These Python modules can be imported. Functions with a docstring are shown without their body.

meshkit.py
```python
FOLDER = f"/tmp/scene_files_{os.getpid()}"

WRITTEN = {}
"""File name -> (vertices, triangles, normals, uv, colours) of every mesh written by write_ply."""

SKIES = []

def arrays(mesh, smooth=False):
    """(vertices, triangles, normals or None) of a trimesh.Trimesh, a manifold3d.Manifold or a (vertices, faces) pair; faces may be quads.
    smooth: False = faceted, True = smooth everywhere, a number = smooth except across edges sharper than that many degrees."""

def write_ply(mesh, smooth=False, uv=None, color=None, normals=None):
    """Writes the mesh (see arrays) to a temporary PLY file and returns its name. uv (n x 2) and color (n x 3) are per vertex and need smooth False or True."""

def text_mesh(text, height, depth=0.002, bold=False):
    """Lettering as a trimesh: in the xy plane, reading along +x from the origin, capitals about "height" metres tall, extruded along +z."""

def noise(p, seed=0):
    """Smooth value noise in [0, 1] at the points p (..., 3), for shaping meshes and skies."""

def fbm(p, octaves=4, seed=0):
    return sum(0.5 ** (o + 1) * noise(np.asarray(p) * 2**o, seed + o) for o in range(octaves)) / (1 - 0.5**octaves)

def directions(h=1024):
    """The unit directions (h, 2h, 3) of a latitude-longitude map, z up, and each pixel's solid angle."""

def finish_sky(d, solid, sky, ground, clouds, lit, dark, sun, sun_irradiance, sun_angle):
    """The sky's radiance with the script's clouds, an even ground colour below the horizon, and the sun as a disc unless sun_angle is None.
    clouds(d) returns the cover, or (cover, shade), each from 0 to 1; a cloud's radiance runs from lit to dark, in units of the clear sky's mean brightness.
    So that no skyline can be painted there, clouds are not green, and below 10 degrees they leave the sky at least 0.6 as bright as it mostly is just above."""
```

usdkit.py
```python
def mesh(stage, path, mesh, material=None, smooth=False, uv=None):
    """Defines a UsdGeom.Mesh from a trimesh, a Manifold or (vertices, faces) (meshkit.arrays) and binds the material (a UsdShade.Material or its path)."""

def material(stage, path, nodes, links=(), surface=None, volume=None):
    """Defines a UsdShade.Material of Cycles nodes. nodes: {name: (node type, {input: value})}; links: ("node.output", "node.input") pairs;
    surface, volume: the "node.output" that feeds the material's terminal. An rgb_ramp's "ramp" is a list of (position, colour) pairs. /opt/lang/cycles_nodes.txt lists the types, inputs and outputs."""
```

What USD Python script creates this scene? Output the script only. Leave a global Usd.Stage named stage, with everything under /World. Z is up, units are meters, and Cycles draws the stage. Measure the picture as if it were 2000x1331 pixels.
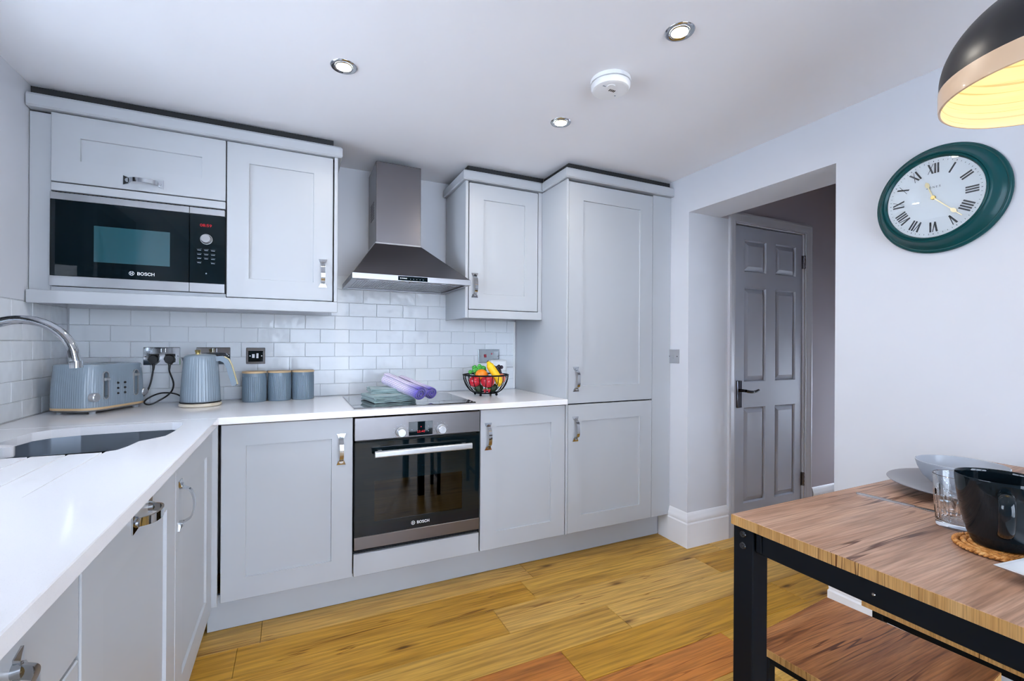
import math, random
import numpy as np, trimesh, manifold3d as m3
from shapely.geometry import Polygon, box as sbox, Point, LineString
from shapely.ops import unary_union
import usdkit, meshkit
from pxr import Usd, UsdGeom, UsdLux, UsdShade, Gf, Sdf, Vt

random.seed(7); rng = np.random.default_rng(7)
stage = Usd.Stage.CreateInMemory()
UsdGeom.SetStageUpAxis(stage, 'Z'); UsdGeom.SetStageMetersPerUnit(stage, 1.0)
UsdGeom.Xform.Define(stage, '/World')

# ------------------------------------------------------------------ camera
F, PX, PY = 899.0, 1000.0, 674.0          # focal length and principal point in a 2000 x 1331 frame
YAW, ROLL = math.radians(25.36), math.radians(.333)
CAM = np.array([.263, -2.734, 1.182])
fw = np.array([math.sin(YAW), math.cos(YAW), 0]); rt = np.array([math.cos(YAW), -math.sin(YAW), 0]); up = np.array([0, 0, 1.0])
r2 = rt*math.cos(ROLL)+up*math.sin(ROLL); u2 = up*math.cos(ROLL)-rt*math.sin(ROLL)
cam = UsdGeom.Camera.Define(stage, '/World/camera')
M = Gf.Matrix4d(*[float(x) for row in ((*r2, 0), (*u2, 0), (*(-fw), 0), (*CAM, 1)) for x in row])
cam.AddTransformOp().Set(M)
cam.CreateHorizontalApertureAttr(36.0); cam.CreateFocalLengthAttr(F*36/2000)
cam.CreateVerticalApertureAttr(36.0*1331/2000)
cam.CreateVerticalApertureOffsetAttr((PY-665.5)*36/2000)
cam.CreateClippingRangeAttr(Gf.Vec2f(.02, 100))
cam.CreateExposureAttr(0.0)

# ------------------------------------------------------------------ daylight (overcast sky through the windows)
dome = UsdLux.DomeLight.Define(stage, '/World/sky')
dome.CreateIntensityAttr(3.85); dome.CreateColorAttr(Gf.Vec3f(.80, .915, 1.13))
LAMP = 650.0          # downlight lens emission
BULB = 28.0         # pendant bulb emission

# ------------------------------------------------------------------ materials
usdkit_mat = usdkit.material
LK = '/World/Looks/'
UsdGeom.Scope.Define(stage, '/World/Looks')
def pr(name, color, rough=.5, metal=0., bump=None, var=0., **kw):
    """plain principled; bump=(scale xyz, strength, distance); var = per-object brightness variation"""
    n = {'p': ('principled_bsdf', {'base_color': color, 'roughness': rough, 'metallic': metal, **kw})}; l = []
    if bump:
        sc, st, di = bump[:3]
        n['g'] = ('geometry', {}); n['m'] = ('mapping', {'scale': sc}); n['n'] = ('noise_texture', {'scale': 1.0, 'detail': bump[3] if len(bump) > 3 else 2.0})
        n['b'] = ('bump', {'strength': st, 'distance': di})
        l += [('g.position', 'm.vector'), ('m.vector', 'n.vector'), ('n.fac', 'b.height'), ('b.normal', 'p.normal')]
    if var:
        n['oi'] = ('object_info', {}); n['mr'] = ('map_range', {'from_min': 0., 'from_max': 1., 'to_min': 1-var, 'to_max': 1+var})
        n['h'] = ('hsv', {'color': color}); l += [('oi.random', 'mr.value'), ('mr.result', 'h.value'), ('h.color', 'p.base_color')]
    return usdkit.material(stage, LK+name, n, l, surface='p.BSDF')
def srgb(*c):
    c = np.array(c)/255.; return tuple(float(x) for x in np.where(c < .04045, c/12.92, ((c+.055)/1.055)**2.4))

m_wall = pr('wall_paint', (.60, .61, .645), .75, bump=((60, 60, 60), .05, .002))
m_ceil = pr('ceiling_paint', (.80, .80, .825), .85)
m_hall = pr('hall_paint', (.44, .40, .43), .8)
m_trim = pr('white_gloss_paint', (.80, .80, .82), .35)
m_cab = pr('cabinet_paint', (.445, .463, .486), .38, bump=((90, 90, 90), .03, .001))
m_cabp = pr('cabinet_paint_panel', (.44, .458, .481), .40)
m_carc = pr('cabinet_carcass', (.30, .32, .33), .6)
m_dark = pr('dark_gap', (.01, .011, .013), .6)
m_quartz = usdkit.material(stage, LK+'white_quartz', {
    'g': ('geometry', {}), 'v': ('voronoi_texture', {'scale': 420.}), 'r': ('rgb_ramp', {'ramp': [(0, (.74, .73, .75)), (.25, (.845, .835, .85)), (1, (.85, .84, .855))]}),
    'p': ('principled_bsdf', {'roughness': .13})}, [('g.position', 'v.vector'), ('v.distance', 'r.fac'), ('r.color', 'p.base_color')], surface='p.BSDF')
m_tile = pr('white_glazed_tile', (.70, .725, .75), .10, bump=((15, 15, 18), .30, .014, 1.0), var=.03, specular_ior_level=.22)
m_grout = pr('pale_grout', (.60, .615, .64), .9)
m_steel = pr('brushed_steel', (.36, .36, .375), .30, 1.0, bump=((4, 4, 420), .06, .001), anisotropic=.5)
m_steelv = pr('brushed_steel_dark', (.19, .18, .19), .27, 1.0, bump=((420, 420, 5), .06, .001))
m_sink = pr('sink_steel', (.40, .45, .51), .36, .9, bump=((40, 40, 40), .1, .002))
m_chrome = pr('chrome', (.50, .52, .545), .06, 1.0)
m_dchrome = pr('dark_chrome', (.10, .105, .115), .10, 1.0)
m_platem = pr('plate_steel', (.33, .36, .38), .25, 1.0)
m_steel_o = pr('brushed_steel_oven', (.17, .163, .167), .32, 1.0, bump=((4, 4, 420), .06, .001))
m_steel_l = pr('brushed_steel_pale', (.64, .65, .67), .30, 1.0, bump=((4, 4, 420), .06, .001))
m_bglass = pr('black_glass', (.003, .008, .011), .02, specular_ior_level=.38)
m_mwin = pr('microwave_window', (.02, .085, .105), .05, specular_ior_level=.8, coat_weight=.6, coat_ior=1.8)
m_hob = pr('hob_glass', (.008, .008, .009), .02, specular_ior_level=.6, coat_weight=.6)
m_oven_in = pr('oven_cavity', (.05, .048, .04), .5)
m_pane = usdkit.material(stage, LK+'smoked_pane', {'t': ('transparent_bsdf', {'color': (.16, .15, .14)}), 'g': ('glossy_bsdf', {'color': (1, 1, 1), 'roughness': .02}), 'f': ('fresnel', {'IOR': 1.5}), 'x': ('mix_closure', {})},
    [('f.fac', 'x.fac'), ('t.BSDF', 'x.closure1'), ('g.BSDF', 'x.closure2')], surface='x.closure')
m_wpane = usdkit.material(stage, LK+'window_glass', {'t': ('transparent_bsdf', {'color': (.97, .98, .98)}), 'g': ('glossy_bsdf', {'color': (1, 1, 1), 'roughness': .0}), 'f': ('fresnel', {'IOR': 1.45}), 'x': ('mix_closure', {})},
    [('f.fac', 'x.fac'), ('t.BSDF', 'x.closure1'), ('g.BSDF', 'x.closure2')], surface='x.closure')
m_glass = usdkit.material(stage, LK+'clear_glass', {'p': ('principled_bsdf', {'base_color': (.97, .985, .99), 'roughness': .0, 'ior': 1.48, 'transmission_weight': 1.0})}, [], surface='p.BSDF')
def emit(name, color, s):
    return usdkit.material(stage, LK+name, {'e': ('emission', {'color': color, 'strength': s})}, [], surface='e.emission')
m_lens = emit('lamp_lens', (1.0, .93, .82), LAMP)
m_red = emit('red_digits', (1.0, .05, .07), .95)
m_bulb = emit('bulb_glow', (1.0, .82, .46), BULB)
m_print = pr('white_print', (.75, .76, .77), .5)
m_greyprint = pr('grey_print', (.22, .26, .30), .5)
m_black = pr('black_plastic', (.012, .013, .015), .35)
m_blackmetal = pr('black_powder_coat', (.002, .004, .007), .5, bump=((500, 500, 500), .05, .0005), specular_ior_level=.16)
m_white = pr('white_plastic', (.78, .78, .78), .35)
m_grey = pr('grey_plastic', (.40, .43, .46), .4)
m_arch = pr('architrave_paint', (.50, .50, .53), .4)
m_door = pr('grey_door_paint', (.42, .44, .50), .42, bump=((30, 260, 30), .05, .001))
m_bluegrey = pr('blue_grey_enamel', (.24, .30, .355), .25, coat_weight=.3)
m_canister = pr('blue_grey_tin', (.15, .205, .26), .30)
m_cream = pr('cream_plastic', (.74, .66, .54), .4)
m_oak = pr('pale_wood', (.62, .43, .24), .5, bump=((30, 200, 200), .1, .001))
m_silver = pr('silver_plastic', (.48, .49, .51), .28, .6)
m_green = pr('clock_green', (.0008, .050, .054), .32, specular_ior_level=.25)
m_dial = pr('clock_dial', (.80, .82, .85), .55)
m_ink = pr('clock_ink', (.004, .012, .022), .6)
m_gold = pr('pale_gold', (.80, .68, .42), .4, .2)
m_brass = pr('brass', (.65, .48, .18), .25, 1.0)
m_lampout = pr('lamp_black', (.010, .010, .013), .36, .0, bump=((4, 4, 160), .05, .001), specular_ior_level=.45)
m_mug = pr('mug_glaze', (.003, .007, .010), .05, specular_ior_level=.38)
m_stone = pr('grey_stoneware', (.22, .215, .235), .36)
m_stone2 = pr('pale_stoneware', (.34, .36, .40), .24)
m_plate = pr('white_porcelain', (.80, .83, .86), .15)
m_cut = pr('cutlery_steel', (.36, .35, .35), .28, 1.0)
m_orange = pr('orange_peel', (.85, .24, .01), .4, bump=((260, 260, 260), .2, .001))
m_apple = pr('red_apple', (.50, .015, .03), .25, bump=((40, 40, 40), .05, .002))
m_peach = pr('peach_skin', (.70, .20, .13), .55)
m_banana = pr('banana_skin', (.90, .55, .01), .45)
m_stem = pr('brown_stem', (.10, .05, .02), .7)
m_avo = pr('avocado_skin', (.02, .045, .015), .5, bump=((200, 200, 200), .3, .002))
m_grapeb = pr('black_grape', (.016, .010, .022), .3)
m_grapeg = pr('green_grape', (.06, .36, .05), .3, subsurface_weight=.0)
m_added_ground = pr('added_ground_pale', (.78, .78, .77), .9)  # kept pale so the added ground outside bounces light indoors
m_white_rattan = None

def wood(name, ramp, scale, off, fine=.35, crack=None, rough=.42, knot=True, bump=.12, rot=0.):
    n = {'g': ('geometry', {}), 'a': ('vector_math', {'math_type': 'add', 'vector2': off}),
         'm': ('mapping', {'scale': scale}), 'n': ('noise_texture', {'scale': 1., 'detail': 7., 'roughness': .62, 'distortion': .7}),
         'r': ('rgb_ramp', {'ramp': ramp}),
         'm2': ('mapping', {'scale': (scale[0]*4, scale[1]*9, scale[2]*9)}), 'n2': ('noise_texture', {'scale': 1., 'detail': 3.}),
         'r2': ('rgb_ramp', {'ramp': [(.30, (1-fine,)*3), (.62, (1, 1, 1))]}),
         'x': ('mix_color', {'blend_type': 'multiply', 'fac': 1.}),
         'p': ('principled_bsdf', {'roughness': rough, 'specular_ior_level': .3}), 'b': ('bump', {'strength': bump, 'distance': .002})}
    l = [('g.position', 'a.vector1'), ('a.vector', 'm.vector'), ('m.vector', 'n.vector'), ('n.fac', 'r.fac'), ('a.vector', 'm2.vector'), ('m2.vector', 'n2.vector'), ('n2.fac', 'r2.fac'),
         ('r.color', 'x.a'), ('r2.color', 'x.b'), ('n2.fac', 'b.height'), ('b.normal', 'p.normal')]
    last = 'x.result'
    if crack:      # long dark cracks along the grain
        n['m3'] = ('mapping', {'scale': crack[0]}); n['n3'] = ('noise_texture', {'scale': 1., 'detail': 2., 'roughness': .5, 'distortion': .15})
        n['s3'] = ('math', {'math_type': 'subtract', 'value2': .5}); n['ab'] = ('math', {'math_type': 'absolute'})
        n['r3'] = ('rgb_ramp', {'ramp': [(0, crack[2]), (crack[1]*.4, crack[2]), (crack[1], (1, 1, 1))]})
        n['m4'] = ('mapping', {'scale': (crack[0][0]*.9, crack[0][1]*.25, crack[0][2]*.25)}); n['n4'] = ('noise_texture', {'scale': 1., 'detail': 1.})
        n['r4'] = ('rgb_ramp', {'ramp': [(.47, (0, 0, 0)), (.60, (1, 1, 1))]})
        n['x3'] = ('mix_color', {'blend_type': 'multiply'})
        l += [('a.vector', 'm3.vector'), ('m3.vector', 'n3.vector'), ('n3.fac', 's3.value1'), ('s3.value', 'ab.value1'), ('ab.value', 'r3.fac'),
              ('a.vector', 'm4.vector'), ('m4.vector', 'n4.vector'), ('n4.fac', 'r4.fac'), ('r4.color', 'x3.fac'), (last, 'x3.a'), ('r3.color', 'x3.b')]
        last = 'x3.result'
    if knot:
        n['m5'] = ('mapping', {'scale': (1.2, 3.6, 1.)}); n['v5'] = ('voronoi_texture', {'scale': 1., 'dimensions': '2D'})
        n['r5'] = ('rgb_ramp', {'ramp': [(0, (.10, .06, .03)), (.018, (.22, .14, .07)), (.045, (.72, .66, .58)), (.085, (1, 1, 1))]})
        n['x5'] = ('mix_color', {'blend_type': 'multiply', 'fac': .85})
        l += [('a.vector', 'm5.vector'), ('m5.vector', 'v5.vector'), ('v5.distance', 'r5.fac'), (last, 'x5.a'), ('r5.color', 'x5.b')]
        last = 'x5.result'
    l.append((last, 'p.base_color'))
    return usdkit.material(stage, LK+name, n, l, surface='p.BSDF')

def floor_ramp(k, hue):
    c = np.array(hue)*k
    return [(.27, tuple(c*np.array([.40, .36, .34]))), (.36, tuple(c*np.array([.66, .62, .56]))), (.45, tuple(c*np.array([.90, .87, .80]))), (.56, tuple(c)), (.75, tuple(c*np.array([1.10, 1.12, 1.2])))]
CR = ((.9, 16, 16), .010, (.50, .41, .30))
m_planks = [wood('floor_plank_a', floor_ramp(1., (.66, .345, .042)), (.9, 8, 8), (3.1, 7.7, 0), .45, CR),
            wood('floor_plank_b', floor_ramp(1., (.68, .385, .075)), (.9, 8, 8), (13.4, 1.7, 0), .45, CR),
            wood('floor_plank_c', floor_ramp(.95, (.63, .32, .030)), (.8, 9, 9), (23.8, 4.2, 0), .45, CR),
            wood('floor_plank_d', floor_ramp(1.05, (.68, .40, .10)), (.9, 8, 8), (31.2, 9.1, 0), .4, CR),
            wood('floor_plank_e', floor_ramp(.95, (.66, .24, .045)), (.9, 8, 8), (41.9, 2.3, 0), .45, CR)]
TCR = ((1.5, 36, 36), .020, (.25, .16, .13))
m_tabletop = wood('table_laminate', [(.22, (.26, .13, .08)), (.42, (.43, .245, .16)), (.6, (.53, .325, .225)), (.8, (.58, .38, .28))], (2.0, 30, 30), (1.3, 5.5, 2), .42, TCR, .38, False)
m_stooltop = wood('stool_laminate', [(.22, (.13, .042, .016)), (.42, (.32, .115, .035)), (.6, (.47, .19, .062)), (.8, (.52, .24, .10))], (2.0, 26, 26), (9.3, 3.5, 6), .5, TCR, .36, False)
m_edge = wood('edge_band', [(.3, (.38, .19, .06)), (.5, (.54, .29, .095)), (.7, (.62, .37, .15))], (30, 60, 1.5), (2.3, 1.5, 2), .35, ((20, 40, 1.), .010, (.25, .16, .11)), .4, False)
m_bamboo = usdkit.material(stage, LK+'bamboo_lining', {'g': ('geometry', {}), 'm': ('mapping', {'scale': (3, 3, 260)}), 'n': ('noise_texture', {'scale': 1., 'detail': 2.}),
    'r': ('rgb_ramp', {'ramp': [(.30, (.50, .38, .17)), (.42, (.74, .62, .36)), (1, (.80, .68, .41))]}), 'p': ('principled_bsdf', {'roughness': .4})},
    [('g.position', 'm.vector'), ('m.vector', 'n.vector'), ('n.fac', 'r.fac'), ('r.color', 'p.base_color')], surface='p.BSDF')
m_bambooband = pr('bamboo_band', (.66, .46, .30), .28, bump=((10, 10, 200), .08, .001), coat_weight=.4)
m_rattan = wood('woven_rattan', [(.3, (.22, .07, .012)), (.5, (.66, .26, .055)), (.7, (.85, .48, .18))], (90, 90, 90), (1, 2, 3), .3, None, .45, False)
def stripes(name, base, lines, uvscale, wid, ends=None):
    n = {'t': ('texture_coordinate', {}), 's': ('separate_xyz', {}),
         'mu': ('math', {'math_type': 'multiply', 'value2': uvscale[0]}), 'fu': ('math', {'math_type': 'fraction'}), 'lu': ('math', {'math_type': 'less_than', 'value2': wid}),
         'mv': ('math', {'math_type': 'multiply', 'value2': uvscale[1]}), 'fv': ('math', {'math_type': 'fraction'}), 'lv': ('math', {'math_type': 'less_than', 'value2': wid}),
         'mx': ('math', {'math_type': 'maximum'}), 'x': ('mix_color', {'a': base, 'b': lines}), 'p': ('principled_bsdf', {'roughness': .9, 'sheen_weight': .3})}
    l = [('t.UV', 's.vector'), ('s.x', 'mu.value1'), ('mu.value', 'fu.value1'), ('fu.value', 'lu.value1'), ('s.y', 'mv.value1'), ('mv.value', 'fv.value1'), ('fv.value', 'lv.value1'),
         ('lu.value', 'mx.value1'), ('lv.value', 'mx.value2'), ('mx.value', 'x.fac')]
    last = 'x.result'
    if ends:
        n['e'] = ('map_range', {'from_min': .02, 'from_max': .34, 'to_min': 1., 'to_max': 0., 'clamp': True}); n['xe'] = ('mix_color', {'b': ends})
        n['ef'] = ('math', {'math_type': 'multiply', 'value2': .88})
        l += [('s.y', 'e.value'), ('e.result', 'ef.value1'), ('ef.value', 'xe.fac'), (last, 'xe.a')]; last = 'xe.result'
    l.append((last, 'p.base_color'))
    return usdkit.material(stage, LK+name, n, l, surface='p.BSDF')
m_purple = stripes('lilac_check_cloth', (.78, .75, .80), (.30, .22, .44), (22, 36), .32, (.07, .045, .36))
m_sage = pr('sage_cloth', (.23, .32, .32), .95, bump=((700, 700, 700), .5, .003), sheen_weight=.3)

# ------------------------------------------------------------------ object helpers
used = {}
def numbered(parent, name):
    k = (parent, name); used[k] = used.get(k, -1)+1
    return f'{parent}/{name}' + (f'_{used[k]:03d}' if used[k] else '')
class Thing:
    def __init__(s, name, label, cat, base=(0, 0, 0), group=None, kind=None):
        s.base = np.array(base, float); s.path = numbered('/World', name)
        x = UsdGeom.Xform.Define(stage, s.path); x.AddTranslateOp().Set(Gf.Vec3d(*map(float, base))); s.prim = x.GetPrim()
        tag(s.prim, label, cat, group, kind)
    def add(s, name, mesh, mat, smooth=35, parent=None, label=None, uv=None):
        p = numbered(parent or s.path, name)
        me = tri(mesh)
        usdkit.mesh(stage, p, trimesh.Trimesh(me.vertices-s.base, me.faces, process=False), mat, smooth, uv)
        if label: stage.GetPrimAtPath(p).SetCustomDataByKey('label', label)
        return p
def tag(prim, label, cat, group=None, kind=None):
    for k, v in (('label', label), ('category', cat), ('group', group), ('kind', kind)):
        if v: prim.SetCustomDataByKey(k, v)
def dup(src, base, label, group=None, yaw=0.):
    was = src.prim.GetCustomData(); name = src.path.split('/')[-1]
    p = numbered('/World', name); x = UsdGeom.Xform.Define(stage, p); pr_ = x.GetPrim()
    pr_.GetReferences().AddInternalReference(src.path)
    x.ClearXformOpOrder(); x.AddTranslateOp().Set(Gf.Vec3d(*map(float, base)))
    if yaw: x.AddRotateZOp().Set(yaw)
    pr_.SetInstanceable(True); tag(pr_, label, was['category'], group or was.get('group'))
    return p
def solo(name, mesh, mat, label, cat, base=None, smooth=35, group=None, kind=None):
    """a thing that is one mesh"""
    me = tri(mesh); b = np.array(base if base is not None else [(me.bounds[0][0]+me.bounds[1][0])/2, (me.bounds[0][1]+me.bounds[1][1])/2, me.bounds[0][2]])
    p = numbered('/World', name); usdkit.mesh(stage, p, trimesh.Trimesh(me.vertices-b, me.faces, process=False), mat, smooth)
    UsdGeom.Xformable(stage.GetPrimAtPath(p)).AddTranslateOp().Set(Gf.Vec3d(*map(float, b)))
    tag(stage.GetPrimAtPath(p), label, cat, group, kind); return p

# ------------------------------------------------------------------ mesh helpers
def tri(m):
    if isinstance(m, trimesh.Trimesh): return m
    if isinstance(m, (list,)): return trimesh.util.concatenate([tri(x) for x in m])
    if hasattr(m, 'to_mesh'):
        k = m.to_mesh(); return trimesh.Trimesh(np.array(k.vert_properties[:, :3], float), np.array(k.tri_verts), process=False)
    v, f = m; f = np.asarray(f, int)
    if f.shape[1] == 4: f = np.vstack([f[:, [0, 1, 2]], f[:, [0, 2, 3]]])
    return trimesh.Trimesh(np.asarray(v, float), f, process=False)
def man(m):
    t = tri(m); t = trimesh.Trimesh(t.vertices, t.faces, process=True)
    return m3.Manifold(m3.Mesh(np.asarray(t.vertices, np.float32), np.asarray(t.faces, np.uint32)))
def bx(x0, x1, y0, y1, z0, z1, c=.0015):
    lo = np.minimum([x0, y0, z0], [x1, y1, z1]); hi = np.maximum([x0, y0, z0], [x1, y1, z1]); c = min(c, .45*float((hi-lo).min()))
    if c <= 0:
        return tri(m3.Manifold.cube([float(a) for a in hi-lo]).translate([float(a) for a in lo]))
    pts = []
    for i in np.ndindex(2, 2, 2):
        p = np.where(np.array(i) == 1, hi, lo); s = np.where(np.array(i) == 1, -1, 1)
        for k in range(3):
            q = p+s*c; q[k] = p[k]; pts.append(q)
    return tri(m3.Manifold.hull_points([tuple(map(float, p)) for p in pts]))
def hull(pts): return tri(m3.Manifold.hull_points([tuple(map(float, p)) for p in pts]))
def extr(poly, z0, z1):
    return trimesh.util.concatenate([trimesh.creation.extrude_polygon(g, z1-z0, engine='earcut') for g in getattr(poly, 'geoms', [poly])]).apply_translation([0, 0, z0])
def frame(m, O, U, V, W):
    """local (a, b, c) -> O + aU + bV + cW"""
    t = tri(m).copy(); A = np.array([U, V, W], float)
    t.vertices = np.asarray(O)+t.vertices @ A
    if np.linalg.det(A) < 0: t.faces = t.faces[:, ::-1]
    return t
def tube(pts, r, n=12, closed=False, caps=True):
    p = np.asarray(pts, float); N = len(p); r = np.broadcast_to(np.asarray(r, float), (N,))
    d = (np.roll(p, -1, 0)-np.roll(p, 1, 0)) if closed else np.gradient(p, axis=0)
    d /= np.linalg.norm(d, axis=1, keepdims=True)+1e-12
    a = np.cross(d[0], [0, 0, 1.]) if abs(d[0][2]) < .9 else np.cross(d[0], [1., 0, 0]); a /= np.linalg.norm(a)
    V = []; th = np.arange(n)*2*np.pi/n
    for i in range(N):
        a = a-d[i]*(a@d[i]); a /= np.linalg.norm(a); b = np.cross(d[i], a)
        V.append(p[i]+r[i]*(np.cos(th)[:, None]*a+np.sin(th)[:, None]*b))
    V = np.vstack(V); Fc = []
    for i in range(N if closed else N-1):
        for j in range(n):
            A, B = i*n+j, i*n+(j+1) % n; C, D = ((i+1) % N)*n+(j+1) % n, ((i+1) % N)*n+j
            Fc += [[A, B, C], [A, C, D]]
    if caps and not closed:
        V = np.vstack([V, p[0], p[-1]]); k = N*n
        for j in range(n):
            Fc += [[k, (j+1) % n, j], [k+1, (N-1)*n+j, (N-1)*n+(j+1) % n]]
    return trimesh.Trimesh(V, Fc, process=False)
def cyl(p0, p1, r, n=24): return tube([p0, p1], r, n)
def lathe(prof, c=(0, 0, 0), n=48, axis='z'):
    """prof: list of (r, z), closed into a surface of revolution; r=0 ends close."""
    P = np.array(prof, float); th = np.arange(n)*2*np.pi/n; V = []; 
    V = np.array([[r*math.cos(t), r*math.sin(t), z] for r, z in P for t in th]); Fc = []
    for i in range(len(P)-1):
        for j in range(n):
            A, B, C, D = i*n+j, i*n+(j+1) % n, (i+1)*n+(j+1) % n, (i+1)*n+j
            if P[i][0] > 1e-9: Fc.append([A, B, C])
            if P[i+1][0] > 1e-9: Fc.append([A, C, D])
    t = trimesh.Trimesh(V, Fc, process=False)
    if axis == 'y': t.vertices = t.vertices[:, [0, 2, 1]]*[1, -1, 1]       # z -> -y (towards the room)
    if axis == 'x': t.vertices = np.stack([-t.vertices[:, 2], -t.vertices[:, 0], t.vertices[:, 1]], 1); 
    t.vertices = t.vertices+np.array(c)
    return t
def ball(c, r, n=2, sc=(1, 1, 1)):
    t = trimesh.creation.icosphere(n, r); t.vertices = t.vertices*np.array(sc)+np.array(c); return t
def smoothpath(pts, n=40, closed=False):
    from scipy.interpolate import splprep, splev
    p = np.array(pts, float); t, _ = splprep(p.T, s=0, k=min(3, len(p)-1), per=closed)
    return np.array(splev(np.linspace(0, 1, n+(1 if closed else 0)), t)).T[:n if closed else None]
def rrect(x0, x1, y0, y1, r): return sbox(x0+r, y0+r, x1-r, y1-r).buffer(r, quad_segs=8)
def ribbon(path, wid, th):
    """flat strap along a path in the local (b, c) plane; width along a.  path: (b, c) points."""
    ls = LineString(path).buffer(th/2, cap_style=2, join_style=1)
    t = extr(ls, -wid/2, wid/2)          # polygon axes -> b, c ; extrusion -> a
    t.vertices = t.vertices[:, [2, 0, 1]]
    return t
def text(s, h, O, U, V, W, depth=.0006, center=True, bold=False):
    t = meshkit.text_mesh(s, h, depth, bold)
    if center: t.apply_translation([-(t.bounds[0][0]+t.bounds[1][0])/2, 0, 0])
    return frame(t, O, U, V, W)
# frames of the two runs: a across (to the right as seen), b up, c out of the door
BK = ((1, 0, 0), (0, 0, 1), (0, -1, 0))            # back run, faces -y
LF = ((0, 1, 0), (0, 0, 1), (1, 0, 0))             # left run, faces +x  (a grows away from the camera)

HB = .052                                           # half distance between handle feet
def handle_mesh(O, ax, vertical=True):
    U, V, W = ax
    parts = []
    path = [(-HB-.004, .002), (-HB+.004, .010), (-HB+.013, .024), (-HB+.028, .031), (0, .034), (HB-.028, .031), (HB-.013, .024), (HB-.004, .010), (HB+.004, .002)]
    sp = smoothpath(path, 36)
    parts.append(ribbon(sp, .017, .0045))
    for s in (-1, 1):
        b0, b1 = s*(HB-.002), s*(HB+.016)
        lo, hi = min(b0, b1), max(b0, b1)
        parts.append(hull([(a*w, b, c) for a in (-1, 1) for (w, b, c) in ((.019, lo if s < 0 else hi, 0), (.019, lo if s < 0 else hi, .003), (.013, hi if s < 0 else lo, 0), (.011, hi if s < 0 else lo, .007))]))
        parts.append(cyl((0, s*HB, 0), (0, s*HB, .009), .009, 16))
    m = tri(parts)
    if not vertical: m.vertices = m.vertices[:, [1, 0, 2]]; m.faces = m.faces[:, ::-1]
    return frame(m, O, U, V, W)
def shaker(T, name, ax, O, a0, a1, b0, b1, handle=None, rail=.088, th=.02, vert=True, plain=False):
    """door front in the plane through O; outer face at c=0; recessed panel; chrome handle"""
    U, V, W = ax; g = .0018
    A0, A1, B0, B1 = a0+g, a1-g, b0+g, b1-g
    body = man(bx(A0, A1, B0, B1, -th, 0, .002))
    if plain:
        return T.add(name, frame(body, O, U, V, W), m_cab, 20)
    i0, i1, j0, j1 = A0+rail, A1-rail, B0+rail, B1-rail
    cut = m3.Manifold.hull_points([(float(a), float(b), float(c)) for c, e in ((-.0078, 0), (.002, .0022)) for a in (i0-e, i1+e) for b in (j0-e, j1+e)])
    d = T.add(name, frame(body-cut, O, U, V, W), m_cab, 20)
    T.add('panel', frame(bx(i0-.001, i1+.001, j0-.001, j1+.001, -.012, -.0074, 0), O, U, V, W), m_cabp, False, d)
    if handle is not None:
        T.add('handle', handle_mesh(np.array(O)+np.array(U)*handle[0]+np.array(V)*handle[1], ax, vert), m_chrome, 40, d, 'polished chrome bow handle')
    return d

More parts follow.
